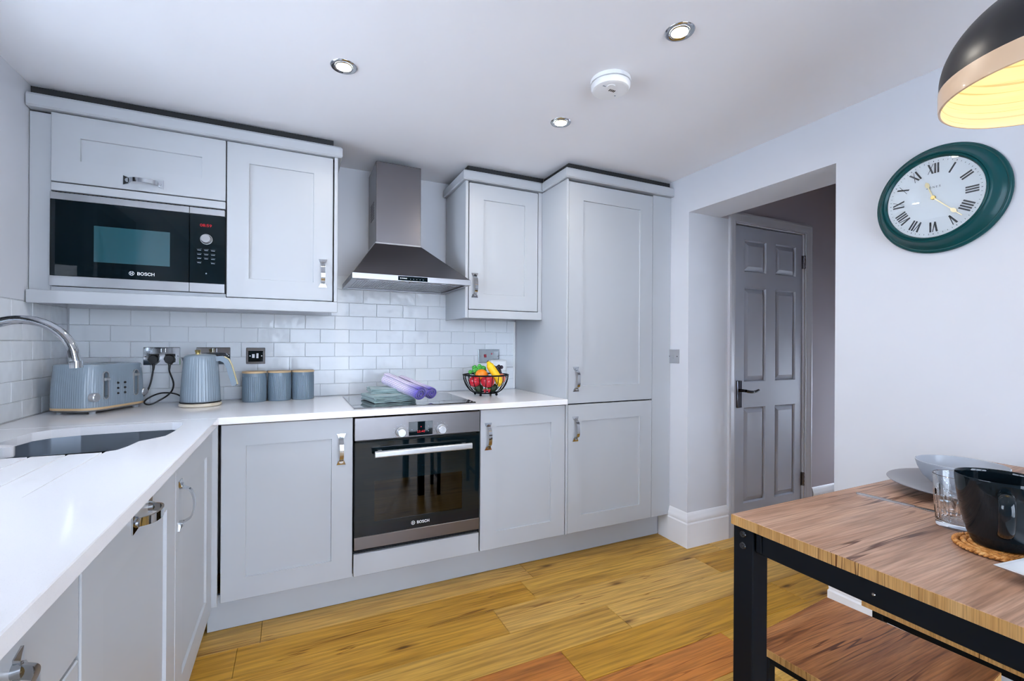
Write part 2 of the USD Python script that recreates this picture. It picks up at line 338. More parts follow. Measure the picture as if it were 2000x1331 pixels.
H = 2.185; YW = .03; XL = -.67; XR = 2.352; YB = -4.3
def sweep(path, prof, z0=0.):
    """profile (out, z) swept along a plan polyline; 'out' is to the right of travel; mitred corners."""
    P = np.array(path, float); d = np.diff(P, axis=0); d /= np.linalg.norm(d, axis=1, keepdims=True); nn = np.stack([d[:, 1], -d[:, 0]], 1)
    V = []; k = len(prof)
    for i in range(len(P)):
        a = nn[max(i-1, 0)]; b = nn[min(i, len(nn)-1)]; m = (a+b)/(1+a@b)
        V += [[*(P[i]+o*m), z0+z] for o, z in prof]
    Fc = []
    for i in range(len(P)-1):
        for j in range(k):
            A, B, C, D = i*k+j, i*k+(j+1) % k, (i+1)*k+(j+1) % k, (i+1)*k+j
            Fc += [[A, C, B], [A, D, C]]
    caps = trimesh.creation.triangulate_polygon(Polygon(prof), engine='earcut')
    cf = np.array(caps[1]); cv = np.array(caps[0])
    idx = np.array([int(np.argmin(((np.array(prof)-v)**2).sum(1))) for v in cv]); cf = idx[cf]
    Fc += cf.tolist() + (cf[:, ::-1]+(len(P)-1)*k).tolist()
    t = trimesh.Trimesh(np.array(V), Fc, process=False); t2 = trimesh.Trimesh(t.vertices, t.faces, process=True); t2.fix_normals(); return t2

# ================================================================== the room
S = 'structure'
OP0, OP1, OPZ, XH = -.738, -1.548, 1.967, 2.612      # opening in the right wall
fl = Thing('floor', 'golden oak wood-effect plank floor', 'floor', (0, 0, 0), kind=S)
fl.add('underlay', bx(XL-.1, 4.8, YB-.1, .2, -.06, -.009, 0), m_dark, False)
def planks():
    edges = [.05, -.13, -.31, -.49]+[-.67-.18*k for k in range(22)]
    joints = {-.67: .072, -.85: 1.07, -1.03: 1.55, -1.21: 1.20, -1.39: 1.86, -1.57: .62, -1.75: 1.3}
    tone = {(-.85, 1): 3, (-1.03, 1): 3, (-1.03, 0): 1, (-1.21, 0): 4, (-1.39, 0): 4, (-.67, 0): 0, (-.67, 1): 0, (-.85, 0): 0, (-1.21, 1): 2, (-1.39, 1): 0}
    for i, (y1, y0) in enumerate(zip(edges[:-1], edges[1:])):
        key = round(y1, 2); j0 = joints.get(key, rng.uniform(-.6, 1.0))
        xe = 4.7 if -1.8 < y1 < -.6 else 2.62
        xs = [j0+1.22*k for k in range(-4, 6)]
        for k in range(len(xs)-1):
            a, b = max(xs[k], XL), min(xs[k+1], xe)
            if b-a < .02 or y0 < YB-.15: continue
            side = 1 if xs[k] >= j0-.01 else 0
            near = abs(xs[k]-j0) < .01 or abs(xs[k+1]-j0) < .01
            t = tone.get((key, side), None) if near else None
            if t is None: t = int(rng.integers(0, 4))
            g = .0006
            fl.add('plank', bx(a+g, b-g, y0+g, y1-g, -.010, 0, .0012), m_planks[t], False)
planks()
cl = solo('ceiling', bx(XL-.25, XH, YB-.25, .3, H, H+.12, 0), m_ceil, 'smooth white ceiling with recessed lights', 'ceiling', kind=S, smooth=False)

HH = 2.75
solo('ceiling_hall', bx(XH-.02, 4.85, -1.95, -.4, HH, HH+.1, 0), m_ceil, 'higher ceiling of the hall beyond the opening', 'ceiling', kind=S, smooth=False)
# walls
wb = Thing('wall_back', 'white back wall with a splashback of glossy white metro tiles', 'wall', (0, YW, 0), kind=S)
wb.add('plaster', bx(XL-.25, 2.62, YW+.012, YW+.25, 0, H, 0), m_wall, False)
wb.add('grout_bed', extr(unary_union([sbox(XL, .86, 1.59, 1.341), sbox(.44, 1.3, 1.13, 1.57)]), 0, .006), m_grout, False) if 0 else None
def grout(T, ax, O, poly): T.add('grout_bed', frame(extr(poly, 0, .0085), O, *ax), m_grout, False)
grout(wb, BK, (0, YW+.012, 0), unary_union([sbox(XL+.001, .87, 1.592, 1.341), sbox(.44, 1.3, 1.14, 1.567)]))
def tiles(T, ax, O, a0, a1, rows, off):
    U, V, W = map(np.array, ax); g = .0008
    for r, (b0, b1, lo, hi) in enumerate(rows):
        o = off[r % 2]; k0 = math.floor((lo-o)/.152)
        for k in range(k0, k0+40):
            x0, x1 = max(o+.152*k, lo), min(o+.152*(k+1), hi)
            if x1-x0 < .012: continue
            m = bx(x0+g, x1-g, b0+g, b1-g, 0, .0118+rng.uniform(-.0005, .0005), .0018)
            c = m.vertices.mean(0); t, s = rng.normal(0, .004, 2)
            top = m.vertices[:, 2] > .005
            m.vertices[top, 2] += t*(m.vertices[top, 0]-c[0])+s*(m.vertices[top, 1]-c[1])
            T.add('tile', frame(m, O, *ax), m_tile, False)
zr = [.883+.076*k for k in range(10)]
tiles(wb, BK, (0, YW+.012, 0), 0, 0, [(max(zr[k], .892), zr[k+1], (XL+.004 if zr[k] < 1.3 else .45), (1.5965 if zr[k] < 1.3 else 1.13)) for k in range(9)], (.547, .623))
wb.add('tile_trim', bx(1.584, 1.597, YW-.006, YW+.01, .8925, 1.335, .002), m_white, 20)

wl = Thing('wall_left', 'white left wall beside the sink with glossy white tiles below', 'wall', (XL, 0, 0), kind=S)
WY0, WY1, WZ0, WZ1 = -2.10, -.60, 1.08, 2.05
wl.add('plaster', [bx(XL-.25, XL-.012, YB-.25, WY0, 0, H, 0), bx(XL-.25, XL-.012, WY1, YW+.25, 0, H, 0), bx(XL-.25, XL-.012, WY0, WY1, 0, WZ0, 0), bx(XL-.25, XL-.012, WY0, WY1, WZ1, H, 0)], m_wall, False)
LW = ((0, 1, 0), (0, 0, 1), (1, 0, 0))
grout(wl, LW, (XL-.012, 0, 0), unary_union([sbox(-.575, .86, YW, 1.341), sbox(-.799, .86, YW, 1.034)]))
wl.add('plaster', bx(XL-.0125, XL-.001, -.575, YW, 1.3415, H, 0), m_wall, False)
tiles(wl, LW, (XL-.012, 0, 0), 0, 0, [(max(zr[k], .892), zr[k+1], -.799 if k < 2 else -.575, YW-.001) for k in range(6)], (-.05, .026))

wr = solo('wall_right', [bx(XR, XH, OP0, YW+.25, 0, H, 0), bx(XR, XH, YB-.25, OP1, 0, H, 0), bx(XR, XH, OP1, OP0, OPZ, H, 0), bx(XH-.03, XH, -1.95, -.4, H, HH, 0), bx(XH, 2.735, OP0, -.55, 0, OPZ+.0, 0)], m_wall, 'white right wall with a wide doorless opening to the hall', 'wall', base=(XR, -2, 0), kind=S, smooth=False)
wrr = solo('wall_rear', [bx(XL-.25, .1, YB-.25, YB, 0, H, 0), bx(2.0, XH, YB-.25, YB, 0, H, 0), bx(.1, 2.0, YB-.25, YB, 2.06, H, 0)], m_wall, 'white wall with glazed doors behind the viewer', 'wall', base=(0, YB, 0), kind=S, smooth=False)
DX0, DX1, DZ = 2.742, 3.432, 1.953
solo('wall_hall', [bx(2.735, DX0, OP0, -.55, 0, HH, 0), bx(XH, 2.735, OP0, -.55, OPZ, HH, 0), bx(DX1, 4.7, OP0, -.55, 0, HH, 0), bx(DX0, DX1, OP0, -.55, DZ, HH, 0), bx(DX0-.1, DX1+.1, -.549, -.53, 0, DZ+.1, 0)], m_hall, 'dim grey-white hall wall around the six-panel door', 'wall', base=(3, OP0, 0), kind=S, smooth=False)  # last box is an unseen backing added behind the door to block sky light
solo('wall_hall_end', [bx(4.7, 4.85, -1.9, -.4, 0, .3, 0), bx(4.7, 4.85, -1.9, -.4, 1.2, HH, 0), bx(4.7, 4.85, -1.9, -1.72, .3, 1.2, 0), bx(4.7, 4.85, -.82, -.4, .3, 1.2, 0)], m_hall, 'end wall of the hall with an opening for the added window, out of sight', 'wall', base=(4.75, -1.2, 0), kind=S, smooth=False)
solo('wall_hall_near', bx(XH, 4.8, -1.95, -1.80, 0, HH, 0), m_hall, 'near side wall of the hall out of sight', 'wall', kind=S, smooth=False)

# windows (left wall above the worktop, glazed doors at the rear)
def window(name, label, ax, O, a0, a1, b0, b1, bars, mat):
    T = Thing(name, label, 'window', O, kind=S); f = .055
    T.add('window_frame', [frame(bx(a0, a1, b0, b0+f, -.07, 0), O, *ax), frame(bx(a0, a1, b1-f, b1, -.07, 0), O, *ax)]+[frame(bx(x-f/2, x+f/2, b0, b1, -.07, 0), O, *ax) for x in bars], mat, 20)
    for x0, x1 in zip(bars[:-1], bars[1:]):
        T.add('pane', frame(bx(x0+f/2-.005, x1-f/2+.005, b0+f-.005, b1-f+.005, -.042, -.036, 0), O, *ax), m_wpane, False)
m_frame = pr('window_frame_paint', (.035, .04, .045), .4)
window('window_1', 'dark framed window in the left wall over the worktop', LF, (XL-.10, 0, 0), WY0, WY1, WZ0, WZ1, (WY0+.028, -1.35, WY1-.028), m_frame)
window('window_2', 'dark framed glazed doors behind the viewer', ((-1, 0, 0), (0, 0, 1), (0, 1, 0)), (0, YB-.05, 0), -2.0, -.1, 0.0, 2.06, (-1.972, -1.36, -.74, -.128), m_frame)
window('window_3', 'unseen window added at the far end of the hall to brighten it', ((0, -1, 0), (0, 0, 1), (-1, 0, 0)), (4.8, 0, 0), .82, 1.72, .3, 1.2, (.848, 1.27, 1.692), m_frame)  # added out of view to let daylight into the hall
solo('trim_1', bx(XL-.10, XL+.02, WY0-.03, WY1+.03, WZ0-.025, WZ0-.001, .004), m_trim, 'white window sill board over the worktop', 'sill', kind=S)
solo('patio', bx(-9, 12, -14, 8, -.25, -.14, 0), m_added_ground, 'unseen pale ground added outside the windows to block and bounce skylight', 'paving', kind=S, smooth=False)  # added slab: stops sky light from below and bounces light onto the ceiling

BP = [(0, 0), (.016, 0), (.016, .138), (.012, .146), (.0135, .156), (.013, .168), (.008, .180), (.005, .196), (0, .203)]
solo('baseboard_right', [sweep([(XR, -.5985), (XR, OP0), (2.683, OP0)], BP), bx(XR-.016, XR-.0002, -.5985, -.5155, 0, .147, .001)], m_trim, 'white moulded skirting board wrapping round the opening beside the tall cabinet', 'skirting', kind=S, smooth=25)
solo('baseboard_right', sweep([(XH, OP1), (XR, OP1), (XR, YB)], BP), m_trim, 'white moulded skirting board below the clock behind the stools', 'skirting', kind=S, smooth=25)
solo('baseboard_hall', sweep([(3.52, OP0), (4.7, OP0)], BP), m_trim, 'white skirting board right of the six-panel door', 'skirting', kind=S, smooth=25)

# ---- six-panel door in the hall
d1 = Thing('door_1', 'closed grey six-panel door with white architrave in the hall', 'door', (3.087, OP0, 0), kind=S)
arch = [(0, 0), (.058, 0), (.058, .016), (.046, .019), (.034, .014), (.016, .012), (.008, .008), (0, .008)]
def archi():
    ms = []
    prof = Polygon([(a, b) for a, b in arch])
    L = 1.0
    out = []
    # swept round the opening in the plane of the wall: out = away from the opening
    path = [(DX0-.003, 0.), (DX0-.003, DZ+.003), (DX1+.003, DZ+.003), (DX1+.003, 0.)]
    P = np.array(path); dd = np.diff(P, axis=0); dd /= np.linalg.norm(dd, axis=1, keepdims=True); nn = np.stack([-dd[:, 1], dd[:, 0]], 1)
    V = []; k = len(arch); Fc = []
    for i in range(4):
        a = nn[max(i-1, 0)]; b = nn[min(i, 2)]; m = (a+b)/(1+a@b)
        for o, dpt in arch:
            q = P[i]+o*m; V.append([q[0], OP0-dpt, q[1]])
    for i in range(3):
        for j in range(k):
            A, B, C, D = i*k+j, i*k+(j+1) % k, (i+1)*k+(j+1) % k, (i+1)*k+j
            Fc += [[A, B, C], [A, C, D]]
    t = trimesh.Trimesh(V, Fc, process=True); t.fix_normals(); return t
d1.add('architrave', archi(), m_arch, 25)
d1.add('door_frame', [bx(DX0-.002, DX0+.008, OP0-.002, -.6, 0, DZ), bx(DX1-.012, DX1+.002, OP0-.002, -.6, 0, DZ), bx(DX0, DX1, OP0-.002, -.6, DZ-.003, DZ+.002)], m_arch, 20)
def door_leaf():
    x0, x1, z0, z1 = DX0+.010, DX1-.015, .006, DZ-.010
    leaf = man(bx(x0, x1, OP0+.008, OP0+.048, z0, z1, .002)); pans = []
    cx = [(2.838, 3.045), (3.138, 3.346)]
    for a0, a1 in cx:
        for b0, b1 in ((1.655, 1.858), (.956, 1.556), (.185, .793)):
            y = OP0+.008
            cut = m3.Manifold.hull_points([(a, yy, b) for yy, e in ((y-.001, 0), (y+.0145, .007)) for a in (a0+e, a1-e) for b in (b0+e, b1-e)])
            leaf = leaf-cut
            pans.append(hull([(a, yy, b) for yy, e in ((y+.0148, .006), (y+.0135, .008), (y+.0005, .036)) for a in (a0+e, a1-e) for b in (b0+e, b1-e)]))
    lf = d1.add('door_leaf', leaf, m_door, 20)
    for p in pans: d1.add('panel', p, m_door, 20, lf)
    return lf
lf = door_leaf()
hx = 2.790
d1.add('door_handle', [bx(hx-.021, hx+.021, OP0-.002, OP0+.009, .795, .965, .003), cyl((hx, OP0+.002, .905), (hx, OP0-.045, .905), .009, 14),
    tube(smoothpath([(hx, OP0-.045, .905), (hx+.03, OP0-.050, .899), (hx+.07, OP0-.050, .898), (hx+.115, OP0-.046, .906)], 16), [.009]*8+[.0075]*8, 12)], m_dchrome, 40, label='dark chrome lever handle on a long backplate')
for z in (1.76, .275):
    d1.add('hinge', [cyl((DX1-.012, OP0-.002, z-.045), (DX1-.012, OP0-.002, z+.045), .0065, 12), bx(DX1-.026, DX1-.002, OP0+.002, OP0+.009, z-.045, z+.045, .001)]+[cyl((DX1-.012, OP0-.002, z+o-.003), (DX1-.012, OP0-.002, z+o+.003), .0085, 12) for o in (-.04, -.015, .015, .04)], m_steelv, 40)

# ================================================================== kitchen units, back run
FB = (0, -.60, 0)          # door plane of the back run
ZT = .862; ZP = .150
def base_unit(name, label, x0, x1, handle, cat='cabinet'):
    T = Thing(name, label, cat, ((x0+x1)/2, -.3, 0))
    T.add('body', [bx(x0+.0015, x0+.018, -.579, YW, ZP+.004, .859, 0), bx(x1-.018, x1-.0015, -.579, YW, ZP+.004, .859, 0), bx(x0+.002, x1-.002, -.55, YW, ZP+.004, ZP+.02, 0), bx(x0+.002, x1-.002, -.02, YW, ZP, .859, 0), bx(x0+.002, x1-.002, -.579, -.45, .842, .859, 0)], m_dark, False)
    shaker(T, 'door', BK, FB, x0, x1, ZP, .858, handle)
    return T
base_unit('base_cabinet', 'pale grey base cabinet with shaker door in the corner left of the oven', .003, .502, (.452, .722))
base_unit('base_cabinet', 'narrower pale grey base cabinet between the oven and the tall unit', 1.102, 1.598, (1.145, .722))
# oven housing: panel under the oven
T = Thing('oven_housing', 'pale grey housing with plain panel below the built-in oven', 'cabinet', (.802, -.3, 0))
T.add('body', [bx(.5035, .506, -.57, YW, ZP+.004, .859, 0), bx(1.0965, 1.1005, -.57, YW, ZP+.004, .859, 0), bx(.507, 1.097, -.57, YW, .235, .25, 0)], m_dark, False)
T.add('plain_panel', bx(.506, 1.098, -.60, -.58, ZP, .248, .002), m_cab, 20)
# tall unit
T = Thing('tall_cabinet', 'tall pale grey larder cabinet with two shaker doors by the hall opening', 'cabinet', (1.95, -.3, 0))
T.add('side_panel', bx(1.5985, 1.6105, -.604, YW-.001, ZP, 2.088, .0015), m_cab, 20)
T.add('body', [bx(1.612, 1.63, -.579, YW, ZP+.004, 2.085, 0), bx(2.19, 2.204, -.579, YW, ZP+.004, 2.085, 0), bx(1.612, 2.204, -.55, YW, 2.07, 2.085, 0), bx(1.612, 2.204, -.02, YW, ZP, 2.08, 0), bx(1.612, 2.204, -.579, -.4, .845, .87, 0), bx(1.612, 2.204, -.579, YW, ZP+.004, ZP+.02, 0)], m_dark, False)
shaker(T, 'door', BK, FB, 1.612, 2.206, .860, 2.080, (1.664, .995), .096)
shaker(T, 'door', BK, FB, 1.612, 2.206, ZP, .857, (1.662, .722), .092)
T.add('filler_strip', bx(2.2075, 2.3515, -.597, -.577, ZP, 2.088, .0015), m_cab, 20)
# wall units
YU = -.33; FU = (0, YU, 0)
def wall_body(T, x0, x1, z0, z1): T.add('body', [bx(x0, x0+.016, YU+.021, YW, z0, z1, 0), bx(x1-.016, x1, YU+.021, YW, z0, z1, 0), bx(x0, x1, YU+.021, YW, z0, z0+.016, 0), bx(x0, x1, YU+.021, YW, z1-.016, z1, 0), bx(x0, x1, -.02, YW, z0, z1, 0)], m_dark, False)
T = Thing('microwave_cabinet', 'pale grey wall cabinet housing the microwave below a lift-up door', 'cabinet', (-.31, -.15, 1.386))
wall_body(T, -.603, -.0135, 1.386, 2.088)
T.add('shelf', bx(-.602, -.014, YU+.012, YW, 1.387, 1.4025, 0), m_cab, False); T.add('shelf', bx(-.6, -.015, YU+.03, YW, 1.776, 1.79, 0), m_dark, False)
shaker(T, 'lift_up_door', BK, FU, -.603, -.0135, 1.815, 2.088, (-.308, 1.853), .0905, vert=False)
T.add('filler_strip', bx(-.601, -.0155, YU, YU+.02, 1.780, 1.812, .0015), m_cab, 20)
T.add('end_filler', bx(-.6685, -.604, YU+.014, YU+.032, 1.386, 2.082, .0015), m_cab, 20)
T = Thing('wall_cabinet', 'pale grey wall cabinet with shaker door beside the microwave', 'cabinet', (.22, -.15, 1.386))
wall_body(T, -.0125, .436, 1.386, 2.088)
shaker(T, 'door', BK, FU, -.0125, .434, 1.388, 2.088, (.388, 1.522))
T.add('end_panel', bx(.4375, .4535, YU-.012, YW-.001, 1.386, 2.088, .0015), m_cab, 20)
T = Thing('wall_cabinet', 'pale grey wall cabinet between the cooker hood and the tall unit', 'cabinet', (1.36, -.15, 1.38))
T.add('side_panel', bx(1.114, 1.131, YU-.003, YW-.001, 1.330, 2.088, .0015), m_cab, 20)
wall_body(T, 1.1325, 1.572, 1.380, 2.088)
shaker(T, 'door', BK, FU, 1.1345, 1.570, 1.378, 2.084, (1.170, 1.512))
T.add('filler_strip', bx(1.573, 1.597, YU+.004, YU+.02, 1.330, 2.088, .001), m_cab, 20)
# cornices and pelmets
CP = [(0, 0), (.013, 0), (.019, .006), (.019, .044), (.012, .053), (-.03, .053), (-.03, 0)]
GP = [(-.026, .0535), (-.020, .0535), (-.020, .090), (-.026, .090)]  # near-black strip above each cornice, painting the shadow of the crevice under the ceiling
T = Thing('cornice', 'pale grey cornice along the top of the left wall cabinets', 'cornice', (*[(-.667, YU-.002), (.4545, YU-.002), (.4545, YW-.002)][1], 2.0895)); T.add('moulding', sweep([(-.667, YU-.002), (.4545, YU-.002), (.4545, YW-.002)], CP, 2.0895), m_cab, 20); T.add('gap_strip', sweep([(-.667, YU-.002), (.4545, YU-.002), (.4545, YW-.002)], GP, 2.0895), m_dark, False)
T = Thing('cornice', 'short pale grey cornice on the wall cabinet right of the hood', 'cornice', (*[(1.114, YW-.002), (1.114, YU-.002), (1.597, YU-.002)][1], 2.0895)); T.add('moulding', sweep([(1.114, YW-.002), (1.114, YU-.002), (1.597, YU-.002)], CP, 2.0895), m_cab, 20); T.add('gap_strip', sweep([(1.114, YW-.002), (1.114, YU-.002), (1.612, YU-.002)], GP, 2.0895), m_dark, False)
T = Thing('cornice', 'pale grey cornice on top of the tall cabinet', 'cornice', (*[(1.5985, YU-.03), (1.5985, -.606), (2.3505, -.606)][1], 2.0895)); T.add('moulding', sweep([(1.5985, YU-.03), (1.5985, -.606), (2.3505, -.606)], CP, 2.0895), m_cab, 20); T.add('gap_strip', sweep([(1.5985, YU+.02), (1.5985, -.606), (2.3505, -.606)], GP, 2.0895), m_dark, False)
solo('pelmet', bx(-.667, .4535, YU-.014, YU+.004, 1.334, 1.3855, .002), m_cab, 'long pale grey light pelmet under the left wall cabinets', 'pelmet')
solo('pelmet', bx(1.1325, 1.597, YU-.002, YU+.016, 1.330, 1.3755, .002), m_cab, 'short pale grey pelmet under the wall cabinet right of the hood', 'pelmet')
solo('plinth', bx(-.05, 2.335, -.515, -.498, .002, ZP-.003, .001), m_cab, 'pale grey plinth board along the foot of the back run', 'plinth')
solo('plinth', bx(-.087, -.07, -2.5, -.53, .002, ZP-.003, .001), m_cab, 'pale grey plinth board along the foot of the sink run', 'plinth')
solo('corner_post', [bx(-.040, -.004, -.618, -.600, ZP, .859, .001), bx(-.040, -.0225, -.656, -.600, ZP, .859, .001)], m_cab, 'narrow pale grey corner post where the two runs of units meet', 'post', smooth=20)

# left run
FL = (-.02, 0, 0)
def left_body(T, y0, y1): T.add('body', [bx(XL+.1, -.041, y0+.001, y0+.016, ZP+.004, .68, 0), bx(XL+.1, -.041, y1-.016, y1-.001, ZP+.004, .68, 0), bx(-.075, -.041, y0+.001, y1-.001, .60, .859, 0), bx(XL+.1, -.041, y0, y1, ZP+.004, ZP+.02, 0)], m_dark, False)
T = Thing('base_cabinet', 'pale grey sink cabinet with upright handle next to the corner', 'cabinet', (-.3, -.95, 0))
left_body(T, -1.24, -.66); shaker(T, 'door', LF, FL, -1.240, -.660, ZP, .858, (-1.19, .734))
T = Thing('dishwasher', 'integrated dishwasher behind a pale grey shaker front with level handle', 'dishwasher', (-.3, -1.55, 0))
left_body(T, -1.846, -1.243); shaker(T, 'door', LF, FL, -1.846, -1.243, ZP, .858, (-1.545, .826), .09, vert=False)
T = Thing('drawer_unit', 'pale grey drawer unit at the near end of the sink run', 'drawers', (-.3, -2.15, 0))
left_body(T, -2.45, -1.85)
for b0, b1 in ((.722, .858), (.440, .719), (ZP, .437)):
    d = shaker(T, 'drawer', LF, FL, -2.45, -1.85, b0, b1, None, plain=True)
    T.add('handle', handle_mesh((-.02, -2.08 if b0 > .7 else -2.15, (b0+b1)/2+.022), LF, False), m_chrome, 40, d, 'polished chrome bow handle')

# worktops
sink_cut = [(-.505, -.93), (-.506, -.80), (-.497, -.735), (-.465, -.695), (-.397, -.672), (-.24, -.664), (-.14, -.668), (-.105, -.69), (-.094, -.74), (-.092, -.88), (-.100, -.965), (-.125, -.998), (-.150, -1.03), (-.158, -1.10), (-.170, -1.145), (-.20, -1.165), (-.30, -1.158), (-.40, -1.15), (-.56, -1.147), (-.57, -1.02), (-.56, -.998), (-.455, -.993), (-.44, -.985), (-.445, -.962), (-.47, -.945)]
sp = Polygon(sink_cut).buffer(.008).buffer(-.016).buffer(.008, quad_segs=6)
WT0, WT1 = .862, .890
wt = man(bx(XL+.0005, 0, -2.6, -.6255, WT0, WT1, .002))-man(extr(sp, .8, 1.0))
for gx, gy in ((-.418, -1.66), (-.343, -1.64), (-.268, -1.60), (-.193, -1.56)):
    wt = wt-m3.Manifold.hull_points([(gx+s*.0035, y, z) for s in (-1, 1) for y, z in ((-1.13, .8868), (gy, .8895), (-1.13, .895), (gy-.02, .895))])
W1 = Thing('worktop', 'glossy white quartz worktop of the sink run with drainer grooves', 'worktop', (-.33, -1.6, WT0))
W1.add('slab', wt, m_quartz, 20)
W2 = Thing('worktop', 'glossy white quartz worktop of the back run under the hob', 'worktop', (.5, -.3, WT0))
W2.add('slab', bx(XL+.0005, 1.598, -.625, YW-.0005, WT0, WT1, .002), m_quartz, 20)
# sink
outer = sp.buffer(.004); inn = sp.buffer(.0)
T = Thing('sink', 'undermounted brushed steel one-and-a-half bowl sink', 'sink', (-.3, -.9, .68))
main = sp.intersection(sbox(-.7, -.985, 0, -.5)).buffer(-.012).buffer(.022)
half = sp.intersection(sbox(-.7, -1.3, 0, -1.005)).buffer(-.012).buffer(.020)
def bowl(poly, z0, z1):
    shell = man(extr(poly.buffer(.002), z0, z1))-man(extr(poly, z0+.002, z1+.1)); return shell
T.add('bowl', bowl(main, .69, .8615), m_sink, 30); T.add('bowl', bowl(half, .74, .8615), m_sink, 30)
T.add('drain', lathe([(0, .6925), (.042, .6925), (.045, .695), (.036, .698), (.02, .694), (0, .694)], (-.28, -.82, 0)), m_chrome, 30)
# tap
T = Thing('tap', 'tall chrome swan-neck mixer tap arching over the sink', 'tap', (-.578, -.90, WT1))
arc = [(-.578, -.90, z) for z in np.linspace(.90, 1.12, 8)]+[(-.4585-.1195*math.cos(t), -.90, 1.128+.1195*math.sin(t)) for t in np.linspace(.05, math.pi*.97, 26)]
arc += [(-.336, -.90, 1.118)]
T.add('spout', tube(arc, .0135, 18), m_chrome, 50)
T.add('nozzle', cyl((-.3365, -.90, 1.125), (-.3345, -.90, 1.104), .0155, 20), m_chrome, 40)
T.add('body', lathe([(0, .8902), (.03, .8902), (.03, .898), (.024, .905), (.022, .98), (.016, .99), (0, .99)], (-.578, -.90, 0)), m_chrome, 40)
T.add('lever', tube([(-.578, -.875, .95), (-.578, -.84, .955), (-.578, -.80, .975)], [.008, .007, .006], 10), m_chrome, 40)

# ================================================================== appliances
def logo(O, ax, s):
    """ring badge with the armature mark + word, as printed on the appliances; s = letter height"""
    U, V, W = ax; r = s*.72
    ring = extr(Point(0, 0).buffer(r, 24).difference(Point(0, 0).buffer(r*.80, 24)), 0, .0005)
    mark = extr(unary_union([sbox(-r*.42, -r*.62, -r*.24, r*.62), sbox(r*.24, -r*.62, r*.42, r*.62), sbox(-r*.4, -r*.10, r*.4, r*.10)]), 0, .0005)
    b = trimesh.util.concatenate([ring, mark]); b.apply_translation([0, s*.5, 0])
    t = meshkit.text_mesh('BOSCH', s, .0005, True); t.apply_translation([r*1.9, 0, 0])
    m = trimesh.util.concatenate([b, t]); m.apply_translation([-(m.bounds[0][0]+m.bounds[1][0])/2, 0, 0])
    return frame(m, O, U, V, W)
# microwave
MY = -.336
T = Thing('microwave', 'built-in microwave with black glass door and steel strips', 'microwave', (-.308, -.15, 1.404))
T.add('body', bx(-.590, -.028, MY+.022, -.02, 1.406, 1.768, .001), m_dark, False)
xs = -.148
dr = T.add('door', bx(-.6015, xs-.001, MY+.002, MY+.02, 1.4445, 1.7445, .001), m_bglass, False)
T.add('window', bx(-.468, -.2165, MY+.0012, MY+.004, 1.507, 1.653, .0004), m_mwin, False, dr)
T.add('badge', logo((-.312, MY+.0016, 1.463), BK, .0125), m_print, False, dr)
T.add('steel_strip', bx(-.6015, xs-.001, MY, MY+.02, 1.745, 1.772, .001), m_steel_l, False, dr)
T.add('steel_strip', bx(-.6025, xs-.001, MY, MY+.02, 1.4045, 1.444, .001), m_steel_l, False, dr)
pn = T.add('control_panel', bx(xs+.001, -.017, MY+.002, MY+.02, 1.4445, 1.7445, .001), m_bglass, False)
T.add('steel_strip', bx(xs+.001, -.017, MY, MY+.02, 1.745, 1.772, .001), m_steel_l, False, pn)
T.add('steel_strip', bx(xs+.001, -.017, MY, MY+.02, 1.4045, 1.444, .001), m_steel_l, False, pn)
T.add('clock_display', text('08:59', .0115, (-.088, MY+.0018, 1.692), *BK), m_red, False, pn)
T.add('knob', [lathe([(0, .022), (.0165, .022), (.0185, .019), (.0185, 0), (0, 0)], (-.086, MY+.002, 1.637), 32, 'y'), lathe([(.0205, 0), (.0205, .003), (.023, .003), (.023, 0), (.0205, 0)], (-.086, MY+.002, 1.637), 32, 'y')], m_silver, 40, pn)
km = []
for r in range(4):
    for c in range(3):
        if r == 3 and c == 1: continue
        x, z = -.112+.0255*c, 1.588-.0185*r
        km += [frame(extr(rrect(-.007, .007, -.0012, .0012, .001), 0, .0004), (x, MY+.0018, z), *BK), frame(extr(sbox(-.009, .0045, .009, .005), 0, .0004), (x, MY+.0018, z), *BK)]
for k in range(0, len(km), 2): T.add('button_mark', km[k:k+2], m_greyprint, False, pn)
T.add('button_mark', frame(extr(Point(0, 0).buffer(.003), 0, .0004), (-.086, MY+.0018, 1.487), *BK), m_greyprint, False, pn)

# oven
OY = -.606
T = Thing('oven', 'built-in steel and black glass electric oven', 'oven', (.802, -.3, .262))
cav = man(bx(.515, 1.09, -.578, -.03, .27, .845, 0))-man(bx(.59, 1.01, -.60, -.12, .35, .60, 0))
T.add('cavity', cav, m_oven_in, False)
fa = T.add('fascia', bx(.5065, 1.0975, OY, -.58, .752, .8535, .002), m_steel_o, 20)
T.add('display', bx(.746, .858, OY-.0015, OY+.002, .7575, .8215, .0008), m_bglass, False, fa)
T.add('digits', [text('11:40', .0098, (.803, OY-.0017, .7705), *BK), text('△', .008, (.803, OY-.0017, .797), *BK) if 0 else frame(extr(Polygon([(-.0032, 0), (.0032, 0), (0, .0052)]), 0, .0004), (.803, OY-.0017, .795), *BK)], m_red, False, fa)
T.add('touch_mark', [frame(extr(Point(0, 0).buffer(.0022), 0, .0004), (x, OY-.0017, z), *BK) for x, z in ((.838, .797), (.838, .775), (.760, .786))], m_greyprint, False, fa)
for x in (.709, .899):
    T.add('knob', [lathe([(0, .034), (.0165, .034), (.019, .031), (.0195, .012), (.024, .010), (.024, 0), (0, 0)], (x, OY, .779), 36, 'y')], m_silver, 35, fa)
    T.add('dial_mark', [frame(extr(Point(0, 0).buffer(.0013), 0, .0003), (x+.034*math.cos(t), OY-.0004, .779+.034*math.sin(t)), *BK) for t in np.linspace(-.6, 3.7, 9)], m_greyprint, False, fa)
